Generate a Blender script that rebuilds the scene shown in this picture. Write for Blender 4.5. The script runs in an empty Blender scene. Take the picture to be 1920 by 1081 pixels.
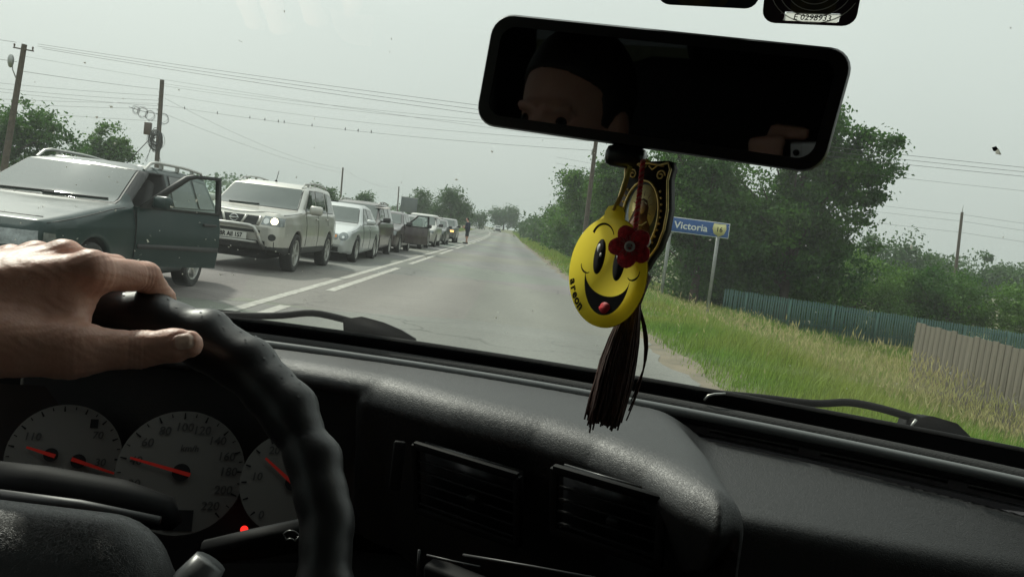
import bpy, bmesh, math, random
import numpy as np
from mathutils import Vector, Matrix
random.seed(7); RNG = np.random.default_rng(7)
SC = bpy.context.scene
COL = SC.collection
# ------------------------------------------------------------------ camera
FPX, ROLL, VPX, VPY, EYE = 1560.0, math.radians(7.2), 950.0, 434.0, 1.20
def cam_basis():
    cy = np.array([(VPX-960)/FPX, (540.5-VPY)/FPX, -1.0]); cy /= np.linalg.norm(cy)
    a = np.array([math.cos(ROLL), -math.sin(ROLL), 0.0])
    cx = np.array([a[0], a[1], -(a@cy)/cy[2]]); cx /= np.linalg.norm(cx)
    return np.array([cx, cy, np.cross(cx, cy)])
RC = cam_basis()
cam = bpy.data.cameras.new('camera'); cam.sensor_width = 36.0; cam.lens = FPX/1920*36
cam.clip_start = 0.01; cam.clip_end = 6000
cam_o = bpy.data.objects.new('camera', cam); COL.objects.link(cam_o)
M = Matrix([[*RC[0], 0], [*RC[1], 0], [*RC[2], EYE], [0, 0, 0, 1]])
cam_o.matrix_world = M
SC.camera = cam_o
# ------------------------------------------------------------------ sky, sun, exposure
SUN_EL, SUN_AZ = math.radians(43), math.radians(-38)      # azimuth from straight ahead (+Y), negative = to the left
w = bpy.data.worlds.new('World'); SC.world = w; w.use_nodes = True
nt = w.node_tree; nt.nodes.clear()
sky = nt.nodes.new('ShaderNodeTexSky'); sky.sky_type = 'NISHITA'; sky.sun_disc = False
sky.sun_elevation = SUN_EL; sky.sun_rotation = SUN_AZ; sky.dust_density = 4.0; sky.air_density = 1.2
hsv = nt.nodes.new('ShaderNodeHueSaturation'); hsv.inputs['Saturation'].default_value = 0.18; hsv.inputs['Value'].default_value = 0.62
mix = nt.nodes.new('ShaderNodeMixRGB'); mix.inputs['Fac'].default_value = 0.72
mix.inputs['Color2'].default_value = (6.9, 7.25, 7.0, 1)              # even layer of high cloud over the sky
tco = nt.nodes.new('ShaderNodeTexCoord')
cn = nt.nodes.new('ShaderNodeTexNoise'); cn.inputs['Scale'].default_value = 2.2; cn.inputs['Detail'].default_value = 5
cr = nt.nodes.new('ShaderNodeMapRange'); cr.inputs['To Min'].default_value = 0.62; cr.inputs['To Max'].default_value = 0.82
bg = nt.nodes.new('ShaderNodeBackground'); bg.inputs['Strength'].default_value = 0.105
wo = nt.nodes.new('ShaderNodeOutputWorld')
nt.links.new(tco.outputs['Generated'], cn.inputs['Vector']); nt.links.new(cn.outputs['Fac'], cr.inputs['Value'])
nt.links.new(cr.outputs['Result'], mix.inputs['Fac'])
nt.links.new(sky.outputs['Color'], hsv.inputs['Color']); nt.links.new(hsv.outputs['Color'], mix.inputs['Color1'])
sep = nt.nodes.new('ShaderNodeSeparateXYZ'); nt.links.new(tco.outputs['Generated'], sep.inputs['Vector'])
zen = nt.nodes.new('ShaderNodeMapRange'); zen.inputs['From Max'].default_value = 0.9; zen.inputs['To Min'].default_value = 0.78; zen.inputs['To Max'].default_value = 1.55   # overcast sky: brighter overhead than at the horizon
nt.links.new(sep.outputs['Z'], zen.inputs['Value'])
mul = nt.nodes.new('ShaderNodeVectorMath'); mul.operation = 'SCALE'; nt.links.new(mix.outputs['Color'], mul.inputs[0]); nt.links.new(zen.outputs['Result'], mul.inputs['Scale'])
nt.links.new(mul.outputs['Vector'], bg.inputs['Color']); nt.links.new(bg.outputs['Background'], wo.inputs['Surface'])
sun = bpy.data.lights.new('sun', 'SUN'); sun.energy = 2.4; sun.angle = math.radians(3.5); sun.color = (1.0, 0.95, 0.86)
sun_o = bpy.data.objects.new('sun', sun); COL.objects.link(sun_o)
sdir = Vector((math.sin(SUN_AZ)*math.cos(SUN_EL), math.cos(SUN_AZ)*math.cos(SUN_EL), math.sin(SUN_EL)))
sun_o.rotation_euler = sdir.to_track_quat('Z', 'Y').to_euler()
SC.view_settings.view_transform = 'Standard'; SC.view_settings.look = 'None'
SC.view_settings.exposure = 0.42; SC.view_settings.gamma = 1.0; SC.view_settings.use_curve_mapping = False
SC.render.engine = 'CYCLES'
SC.cycles.use_denoising = True
try: SC.cycles.denoiser = 'OPENIMAGEDENOISE'
except Exception: pass
SC.cycles.max_bounces = 8; SC.cycles.transparent_max_bounces = 24; SC.cycles.diffuse_bounces = 3; SC.cycles.glossy_bounces = 4
HAZE = 0.0007
SC.cycles.volume_bounces = 0; SC.cycles.sample_clamp_indirect = 6.0
SC.cycles.use_adaptive_sampling = True; SC.cycles.adaptive_threshold = 0.012

# ------------------------------------------------------------------ object helpers
def tag(o, label=None, cat=None, group=None, kind=None):
    if label: o['label'] = label
    if cat: o['category'] = cat
    if group: o['group'] = group
    if kind: o['kind'] = kind
    return o
def link(o, parent=None):
    COL.objects.link(o)
    if parent is not None: o.parent = parent
    return o
def empty(name, loc=(0, 0, 0), rz=0.0, parent=None):
    o = bpy.data.objects.new(name, None); o.empty_display_size = 0.05
    o.location = loc; o.rotation_euler = (0, 0, rz)
    return link(o, parent)
def mesh_np(name, V, Fq, smooth=False):
    """V (n,3); Fq list of index arrays, each (m,k)"""
    V = np.asarray(V, np.float32).reshape(-1, 3)
    if not isinstance(Fq, (list, tuple)) or (len(Fq) and np.isscalar(np.asarray(Fq[0]).flat[0]) and np.asarray(Fq[0]).ndim == 1): Fq = [np.asarray(Fq)]
    Fq = [np.asarray(f, np.int64) for f in Fq if len(f)]
    me = bpy.data.meshes.new(name)
    me.vertices.add(len(V)); me.vertices.foreach_set('co', V.ravel())
    lt = np.concatenate([np.full(len(f), f.shape[1], np.int32) for f in Fq]); li = np.concatenate([f.ravel() for f in Fq]).astype(np.int32)
    me.loops.add(len(li)); me.loops.foreach_set('vertex_index', li)
    me.polygons.add(len(lt)); ls = np.concatenate([[0], np.cumsum(lt)[:-1]]).astype(np.int32)
    me.polygons.foreach_set('loop_start', ls)
    try: me.polygons.foreach_set('loop_total', lt)
    except Exception: pass
    if smooth: me.polygons.foreach_set('use_smooth', np.ones(len(lt), bool))
    me.update(calc_edges=True); me.validate()
    return me
def obj(name, me, mat=None, parent=None, loc=None, rz=None):
    o = bpy.data.objects.new(name, me)
    if mat is not None and len(me.materials) == 0: me.materials.append(mat)
    if loc is not None: o.location = loc
    if rz is not None: o.rotation_euler = (0, 0, rz)
    return link(o, parent)
class MB:
    """collects simple shapes of one part into one mesh"""
    def __init__(s): s.v = []; s.f = {3: [], 4: []}; s.n = 0; s.ng = []
    def add(s, V, F):
        V = np.asarray(V, float).reshape(-1, 3); s.v.append(V)
        for f in F:
            f = [i+s.n for i in f]
            if len(f) in (3, 4): s.f[len(f)].append(f)
            else:
                for k in range(1, len(f)-1): s.f[3].append([f[0], f[k], f[k+1]])
        s.n += len(V); return s
    def box(s, c, d, rot=None):
        c = np.array(c, float); d = np.array(d, float)/2
        V = np.array([[x, y, z] for x in (-1, 1) for y in (-1, 1) for z in (-1, 1)])*d
        if rot is not None: V = V@np.array(rot).T
        return s.add(V+c, [(0, 1, 3, 2), (4, 6, 7, 5), (0, 4, 5, 1), (2, 3, 7, 6), (0, 2, 6, 4), (1, 5, 7, 3)])
    def bbox(s, c, d, b, rot=None):
        """box with chamfered edges"""
        c = np.array(c, float); d = np.array(d, float)/2; V = []; 
        bm = bmesh.new(); bmesh.ops.create_cube(bm, size=1.0)
        for v in bm.verts: v.co = Vector((v.co.x*2*d[0], v.co.y*2*d[1], v.co.z*2*d[2]))
        bmesh.ops.bevel(bm, geom=bm.edges[:], offset=b, segments=2, affect='EDGES', profile=0.5)
        bm.verts.index_update(); V = np.array([v.co[:] for v in bm.verts]); F = [[v.index for v in f.verts] for f in bm.faces]; bm.free()
        if rot is not None: V = V@np.array(rot).T
        return s.add(V+c, F)
    def tube(s, pts, r, n=8, cap=True):
        pts = np.array(pts, float); m = len(pts); r = np.broadcast_to(np.asarray(r, float), (m,))
        t = np.gradient(pts, axis=0); t /= np.linalg.norm(t, axis=1)[:, None]+1e-12
        up = np.array([0, 0, 1.0]) if abs(t[0][2]) < .9 else np.array([1.0, 0, 0])
        a = np.cross(t[0], up); a /= np.linalg.norm(a); V = []
        for i in range(m):
            a = a-t[i]*(a@t[i]); a /= np.linalg.norm(a)+1e-12; b = np.cross(t[i], a)
            th = np.linspace(0, 2*math.pi, n, endpoint=False)
            V.append(pts[i]+r[i]*(np.cos(th)[:, None]*a+np.sin(th)[:, None]*b))
        F = [(i*n+j, i*n+(j+1) % n, (i+1)*n+(j+1) % n, (i+1)*n+j) for i in range(m-1) for j in range(n)]
        if cap: F += [tuple(range(n))[::-1], tuple((m-1)*n+j for j in range(n))]
        return s.add(np.concatenate(V), F)
    def lathe(s, prof, n=24, c=(0, 0, 0), axis='z', close=False):
        """prof: (r, h) pairs turned round axis"""
        prof = np.array(prof, float); m = len(prof); th = np.linspace(0, 2*math.pi, n, endpoint=False); V = []
        for r, h in prof:
            p = np.stack([r*np.cos(th), r*np.sin(th), np.full(n, h)], 1)
            V.append(p)
        V = np.concatenate(V)
        if axis == 'x': V = V[:, [2, 0, 1]]
        if axis == 'y': V = V[:, [1, 2, 0]]
        mm = m if close else m-1
        F = [(i*n+j, i*n+(j+1) % n, ((i+1) % m)*n+(j+1) % n, ((i+1) % m)*n+j) for i in range(mm) for j in range(n)]
        return s.add(V+np.array(c, float), F)
    def grid(s, Pg, flip=False):
        """Pg (a,b,3) point grid"""
        a, b = Pg.shape[:2]
        F = [(i*b+j, (i+1)*b+j, (i+1)*b+j+1, i*b+j+1) if not flip else (i*b+j, i*b+j+1, (i+1)*b+j+1, (i+1)*b+j) for i in range(a-1) for j in range(b-1)]
        return s.add(Pg.reshape(-1, 3), F)
    def prism(s, poly, t, axis='y', c=0.0):
        """flat outline extruded by t along axis (outline in the other two axes)"""
        poly = np.array(poly, float); n = len(poly); ax = 'xyz'.index(axis); o = [i for i in range(3) if i != ax]
        A = np.zeros((n, 3)); A[:, o] = poly; B = A.copy(); A[:, ax] = c-t/2; B[:, ax] = c+t/2
        return s.add(np.concatenate([A, B]), [tuple(range(n)), tuple(range(2*n-1, n-1, -1))]+[(i, i+n, (i+1) % n+n, (i+1) % n) for i in range(n)])
    def mesh(s, name, smooth=False):
        me = mesh_np(name, np.concatenate(s.v), [np.array(s.f[k]) for k in (3, 4) if s.f[k]], smooth)
        bm = bmesh.new(); bm.from_mesh(me); bmesh.ops.recalc_face_normals(bm, faces=bm.faces[:]); bm.to_mesh(me); bm.free()
        return me
    def build(s, name, mat, parent=None, smooth=False, loc=None, auto=None):
        me = s.mesh(name, smooth)
        o = obj(name, me, mat, parent, loc)
        if auto: 
            try: me.set_sharp_from_angle(angle=math.radians(auto))
            except Exception: pass
        return o
def copy_tree(o, parent=None):
    c = o.copy(); COL.objects.link(c); c.parent = parent
    for ch in list(o.children): copy_tree(ch, c)
    return c
def text_mesh(name, s, size, extrude=0.0, align='CENTER', bold=0.0, shear=0.0):
    cu = bpy.data.curves.new('t', 'FONT'); cu.body = s; cu.size = size; cu.extrude = extrude; cu.offset = bold; cu.shear = shear
    cu.align_x = align; cu.align_y = 'CENTER'; cu.resolution_u = 3
    o = bpy.data.objects.new('t', cu); COL.objects.link(o)
    dg = bpy.context.evaluated_depsgraph_get(); dg.update()
    me = bpy.data.meshes.new_from_object(o.evaluated_get(dg)); me.name = name
    bpy.data.objects.remove(o); bpy.data.curves.remove(cu)
    return me
def place(o, origin, ax, ay, az=None):
    ax = Vector(ax).normalized(); ay = Vector(ay); ay = (ay-ax*ay.dot(ax)).normalized(); az = ax.cross(ay)
    o.matrix_world = Matrix(((ax.x, ay.x, az.x, origin[0]), (ax.y, ay.y, az.y, origin[1]), (ax.z, ay.z, az.z, origin[2]), (0, 0, 0, 1)))
    return o
# ------------------------------------------------------------------ implicit surfaces
def smin(a, b, k):
    h = np.clip(0.5+0.5*(b-a)/k, 0, 1); return b+(a-b)*h-k*h*(1-h)
def smax(a, b, k): return -smin(-a, -b, k)
def sd_poly(poly, x, y):
    poly = np.array(poly, float); x, y = np.broadcast_arrays(x, y)
    d = np.full(x.shape, 1e9); sgn = np.ones(x.shape)
    n = len(poly)
    for i in range(n):
        a = poly[i]; b = poly[i-1]; ex, ey = b-a; wx = x-a[0]; wy = y-a[1]
        t = np.clip((wx*ex+wy*ey)/(ex*ex+ey*ey+1e-12), 0, 1)
        d = np.minimum(d, (wx-ex*t)**2+(wy-ey*t)**2)
        c1 = y >= a[1]; c2 = y < b[1]; c3 = ex*wy > ey*wx
        flip = (c1 & c2 & c3) | (~c1 & ~c2 & ~c3); sgn = np.where(flip, -sgn, sgn)
    return sgn*np.sqrt(d)
def sd_cap(X, Y, Z, a, b, ra, rb):
    a = np.array(a, float); b = np.array(b, float); ab = b-a
    t = np.clip(((X-a[0])*ab[0]+(Y-a[1])*ab[1]+(Z-a[2])*ab[2])/(ab@ab+1e-12), 0, 1)
    return np.sqrt((X-a[0]-ab[0]*t)**2+(Y-a[1]-ab[1]*t)**2+(Z-a[2]-ab[2]*t)**2)-(ra+(rb-ra)*t)
def sd_ell(X, Y, Z, c, r):
    k0 = np.sqrt(((X-c[0])/r[0])**2+((Y-c[1])/r[1])**2+((Z-c[2])/r[2])**2)
    return (k0-1)*min(r)
def near_field(f, ax, n, blk=6):
    """sample f only in blocks close to the surface"""
    h = ax[0][1]-ax[0][0]; nb = [-(-int(k)//blk) for k in n]; c = [ax[i][0]+h*(blk*np.arange(nb[i])+(blk-1)/2) for i in range(3)]
    B = f(c[0][:, None, None], c[1][None, :, None], c[2][None, None, :]); D = np.repeat(np.repeat(np.repeat(B, blk, 0), blk, 1), blk, 2)[:n[0], :n[1], :n[2]].astype(np.float32)
    k = np.argwhere(np.repeat(np.repeat(np.repeat(np.abs(B) < h*blk*1.3, blk, 0), blk, 1), blk, 2)[:n[0], :n[1], :n[2]])
    D[tuple(k.T)] = f(ax[0][k[:, 0]], ax[1][k[:, 1]], ax[2][k[:, 2]]); return D
def surfnet(f, lo, hi, h, project=True, sparse=False):
    lo = np.array(lo, float); hi = np.array(hi, float); n = np.ceil((hi-lo)/h).astype(int)+1
    ax = [lo[i]+h*np.arange(n[i]) for i in range(3)]
    D = near_field(f, ax, n) if sparse else np.broadcast_to(f(ax[0][:, None, None], ax[1][None, :, None], ax[2][None, None, :]), tuple(n)).astype(np.float32)
    S = D < 0
    c = np.zeros(tuple(n-1), np.int8)
    offs = [(i, j, k) for i in (0, 1) for j in (0, 1) for k in (0, 1)]
    for i, j, k in offs: c += S[i:n[0]-1+i, j:n[1]-1+j, k:n[2]-1+k]
    act = np.argwhere((c > 0) & (c < 8)); idx = -np.ones(tuple(n-1), np.int64); idx[tuple(act.T)] = np.arange(len(act))
    P = np.zeros((len(act), 3)); W = np.zeros(len(act))
    for a in offs:
        for d in range(3):
            if a[d]: continue
            b = list(a); b[d] = 1
            da = D[tuple((act+a).T)]; db = D[tuple((act+b).T)]; m = (da < 0) != (db < 0)
            t = np.where(m, da/(da-db+1e-20), 0); p = np.array(a, float)[None, :].repeat(len(act), 0); p[:, d] += t
            P += p*m[:, None]; W += m
    V = lo+h*(act+P/W[:, None])
    Q = []
    for d in range(3):
        e1, e2 = [(1, 2), (2, 0), (0, 1)][d]
        sl0 = [slice(None)]*3; sl1 = [slice(None)]*3; sl0[d] = slice(0, -1); sl1[d] = slice(1, None)
        A = S[tuple(sl0)]; B = S[tuple(sl1)]; ed = np.argwhere(A != B)
        ok = (ed[:, e1] > 0) & (ed[:, e2] > 0) & (ed[:, e1] < n[e1]-1) & (ed[:, e2] < n[e2]-1); ed = ed[ok]
        u1 = np.zeros(3, int); u1[e1] = 1; u2 = np.zeros(3, int); u2[e2] = 1
        q = np.stack([idx[tuple((ed-u1-u2).T)], idx[tuple((ed-u2).T)], idx[tuple(ed.T)], idx[tuple((ed-u1).T)]], 1)
        fl = ~A[tuple(ed.T)]; q[fl] = q[fl][:, ::-1]; Q.append(q)
    Q = np.concatenate(Q)
    if project:
        e = h*0.5
        for _ in range(2):
            g = np.stack([f(*(V+dv).T)-f(*(V-dv).T) for dv in np.eye(3)*e], 1)/(2*e)
            d = f(*V.T); g2 = (g*g).sum(1)+1e-6
            V = V-np.clip(d/g2, -h*.6, h*.6)[:, None]*g
    return V, Q

# ------------------------------------------------------------------ materials
MATS = {}
def nodes(name):
    m = bpy.data.materials.new(name); m.use_nodes = True; t = m.node_tree
    b = t.nodes['Principled BSDF']; return m, t, b
def N(t, kind, **kw):
    n = t.nodes.new('ShaderNode'+kind)
    for k, v in kw.items():
        if k in n.inputs: n.inputs[k].default_value = v
        else: setattr(n, k, v)
    return n
def rgba(c): return (*c, 1.0) if len(c) == 3 else c
def pmat(name, col, rough=0.5, metal=0.0, var=0.0, vscale=3.0, col2=None, bump=0.0, bscale=200.0, coat=0.0, spec=0.5, island=0.0, btex='noise', detail=4.0, coord='Object', sss=0.0, sheen=0.0, vmap=None, objrand=0.0):
    m, t, b = nodes(name)
    b.inputs['Roughness'].default_value = rough; b.inputs['Metallic'].default_value = metal
    b.inputs['Specular IOR Level'].default_value = spec; b.inputs['Coat Weight'].default_value = coat
    b.inputs['Coat Roughness'].default_value = 0.06
    b.inputs['Base Color'].default_value = rgba(col)
    tc = N(t, 'TexCoord'); last = None
    if vmap:
        mp_ = N(t, 'Mapping'); mp_.inputs['Scale'].default_value = vmap; t.links.new(tc.outputs[coord], mp_.inputs['Vector'])
        class _T: outputs = {coord: mp_.outputs['Vector']}
        tc = _T
    if var or col2 is not None:
        nz = N(t, 'TexNoise', Scale=vscale, Detail=detail, Roughness=0.6); t.links.new(tc.outputs[coord], nz.inputs['Vector'])
        mx = N(t, 'MixRGB'); c2 = col2 if col2 is not None else tuple(max(0, c*(1-var)) for c in col)
        mx.inputs['Color1'].default_value = rgba(col if col2 is not None else tuple(min(1, c*(1+var)) for c in col)); mx.inputs['Color2'].default_value = rgba(c2)
        mr = N(t, 'MapRange'); mr.inputs['From Min'].default_value = .32; mr.inputs['From Max'].default_value = .68
        t.links.new(nz.outputs['Fac'], mr.inputs['Value']); t.links.new(mr.outputs['Result'], mx.inputs['Fac']); last = mx.outputs['Color']
    if island:
        g = N(t, 'NewGeometry'); hs = N(t, 'HueSaturation'); mr = N(t, 'MapRange'); mr.inputs['To Min'].default_value = 1-island; mr.inputs['To Max'].default_value = 1+island
        t.links.new(g.outputs['Random Per Island'], mr.inputs['Value']); t.links.new(mr.outputs['Result'], hs.inputs['Value'])
        if last is not None: t.links.new(last, hs.inputs['Color'])
        else: hs.inputs['Color'].default_value = rgba(col)
        last = hs.outputs['Color']
    if objrand:
        oi = N(t, 'ObjectInfo'); hs = N(t, 'HueSaturation'); mr = N(t, 'MapRange'); mr.inputs['To Min'].default_value = 1-objrand; mr.inputs['To Max'].default_value = 1+objrand*.5
        t.links.new(oi.outputs['Random'], mr.inputs['Value']); t.links.new(mr.outputs['Result'], hs.inputs['Value']); t.links.new(last, hs.inputs['Color']); last = hs.outputs['Color']
    if last is not None: t.links.new(last, b.inputs['Base Color'])
    if bump:
        if btex == 'voronoi':
            bz = N(t, 'TexVoronoi', Scale=bscale); bz.feature = 'DISTANCE_TO_EDGE'; out = bz.outputs['Distance']
            w_ = N(t, 'TexNoise', Scale=bscale*.6, Detail=2.0); mxv = N(t, 'MixRGB'); mxv.inputs['Fac'].default_value = .02
            t.links.new(tc.outputs[coord], w_.inputs['Vector']); t.links.new(tc.outputs[coord], mxv.inputs['Color1']); t.links.new(w_.outputs['Color'], mxv.inputs['Color2'])
            t.links.new(mxv.outputs['Color'], bz.inputs['Vector'])
            mr = N(t, 'MapRange'); mr.inputs['From Max'].default_value = .12; t.links.new(out, mr.inputs['Value']); out = mr.outputs['Result']
        else:
            bz = N(t, 'TexNoise', Scale=bscale, Detail=3.0); out = bz.outputs['Fac']; t.links.new(tc.outputs[coord], bz.inputs['Vector'])
        bp = N(t, 'Bump', Strength=bump, Distance=0.01 if bscale < 100 else .001); t.links.new(out, bp.inputs['Height']); t.links.new(bp.outputs['Normal'], b.inputs['Normal'])
    if sss:
        b.inputs['Subsurface Weight'].default_value = sss; b.inputs['Subsurface Radius'].default_value = (.012, .005, .003); b.inputs['Subsurface Scale'].default_value = .6
    if sheen: b.inputs['Sheen Weight'].default_value = sheen
    MATS[name] = m; return m
def leafmat(name, c1, c2, vscale=.35, trans=.35, isl=.35):
    m = bpy.data.materials.new(name); m.use_nodes = True; t = m.node_tree; t.nodes.clear()
    tc = N(t, 'TexCoord'); nz = N(t, 'TexNoise', Scale=vscale, Detail=3.0); t.links.new(tc.outputs['Object'], nz.inputs['Vector'])
    mr0 = N(t, 'MapRange'); mr0.inputs['From Min'].default_value = .35; mr0.inputs['From Max'].default_value = .65; t.links.new(nz.outputs['Fac'], mr0.inputs['Value'])
    mx = N(t, 'MixRGB'); mx.inputs['Color1'].default_value = rgba(c1); mx.inputs['Color2'].default_value = rgba(c2); t.links.new(mr0.outputs['Result'], mx.inputs['Fac'])
    g = N(t, 'NewGeometry'); hs = N(t, 'HueSaturation'); mr = N(t, 'MapRange'); mr.inputs['To Min'].default_value = 1-isl; mr.inputs['To Max'].default_value = 1+isl
    t.links.new(g.outputs['Random Per Island'], mr.inputs['Value']); t.links.new(mr.outputs['Result'], hs.inputs['Value']); t.links.new(mx.outputs['Color'], hs.inputs['Color'])
    d = N(t, 'BsdfPrincipled', Roughness=.55); d.inputs['Specular IOR Level'].default_value = .35
    tr = N(t, 'BsdfTranslucent'); ms = N(t, 'MixShader', Fac=trans); o = N(t, 'OutputMaterial')
    t.links.new(hs.outputs['Color'], d.inputs['Base Color']); t.links.new(hs.outputs['Color'], tr.inputs['Color'])
    t.links.new(d.outputs['BSDF'], ms.inputs[1]); t.links.new(tr.outputs['BSDF'], ms.inputs[2]); t.links.new(ms.outputs['Shader'], o.inputs['Surface'])
    MATS[name] = m; return m
def glassmat(name, tint, refl=1.0, rough=0.0, dirt=0.0):
    """thin pane: tinted see-through plus mirror-like reflection by angle"""
    m = bpy.data.materials.new(name); m.use_nodes = True; t = m.node_tree; t.nodes.clear()
    tr = N(t, 'BsdfTransparent'); tr.inputs['Color'].default_value = rgba(tint)
    gl = N(t, 'BsdfGlossy', Roughness=rough); gl.inputs['Color'].default_value = (refl, refl, refl, 1)
    lw = N(t, 'LayerWeight'); pw = N(t, 'Math', operation='POWER'); pw.inputs[1].default_value = 5.0; fr = N(t, 'Math', operation='MULTIPLY_ADD'); fr.inputs[1].default_value = .92; fr.inputs[2].default_value = .06
    t.links.new(lw.outputs['Facing'], pw.inputs[0]); t.links.new(pw.outputs[0], fr.inputs[0]); ms = N(t, 'MixShader'); o = N(t, 'OutputMaterial')
    t.links.new(fr.outputs[0], ms.inputs['Fac']); t.links.new(tr.outputs['BSDF'], ms.inputs[1]); t.links.new(gl.outputs['BSDF'], ms.inputs[2])
    last = ms.outputs['Shader']
    if dirt:
        tc = N(t, 'TexCoord'); nz = N(t, 'TexNoise', Scale=7.0, Detail=6.0); t.links.new(tc.outputs['Object'], nz.inputs['Vector'])
        mr = N(t, 'MapRange'); mr.inputs['From Min'].default_value = .35; mr.inputs['From Max'].default_value = .8; mr.inputs['To Min'].default_value = dirt*.35; mr.inputs['To Max'].default_value = dirt
        df = N(t, 'BsdfTranslucent'); df.inputs['Color'].default_value = (.75, .78, .74, 1); m2 = N(t, 'MixShader')
        t.links.new(nz.outputs['Fac'], mr.inputs['Value']); t.links.new(mr.outputs['Result'], m2.inputs['Fac']); t.links.new(last, m2.inputs[1]); t.links.new(df.outputs['BSDF'], m2.inputs[2]); last = m2.outputs['Shader']
    t.links.new(last, o.inputs['Surface']); MATS[name] = m; return m
def emitmat(name, col, s):
    m, t, b = nodes(name); b.inputs['Base Color'].default_value = rgba(col); b.inputs['Emission Color'].default_value = rgba(col); b.inputs['Emission Strength'].default_value = s
    MATS[name] = m; return m
def paint(name, col, metal=0.5, rough=.32, dusty=.25):
    """car paint with a clear coat under a film of road dust"""
    m, t, b = nodes(name); b.inputs['Metallic'].default_value = metal; b.inputs['Coat Weight'].default_value = .7; b.inputs['Coat Roughness'].default_value = .08
    tc = N(t, 'TexCoord'); nz = N(t, 'TexNoise', Scale=2.3, Detail=6.0); t.links.new(tc.outputs['Object'], nz.inputs['Vector'])
    mr = N(t, 'MapRange'); mr.inputs['From Min'].default_value = .35; mr.inputs['From Max'].default_value = .75; mr.inputs['To Max'].default_value = dusty; t.links.new(nz.outputs['Fac'], mr.inputs['Value'])
    mx = N(t, 'MixRGB'); mx.inputs['Color1'].default_value = rgba(col); mx.inputs['Color2'].default_value = (.25, .24, .21, 1); t.links.new(mr.outputs['Result'], mx.inputs['Fac']); t.links.new(mx.outputs['Color'], b.inputs['Base Color'])
    m2 = N(t, 'MapRange'); m2.inputs['From Min'].default_value = .3; m2.inputs['From Max'].default_value = .8; m2.inputs['To Min'].default_value = rough; m2.inputs['To Max'].default_value = rough+.15; t.links.new(nz.outputs['Fac'], m2.inputs['Value']); t.links.new(m2.outputs['Result'], b.inputs['Roughness'])
    MATS[name] = m; return m
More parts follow.
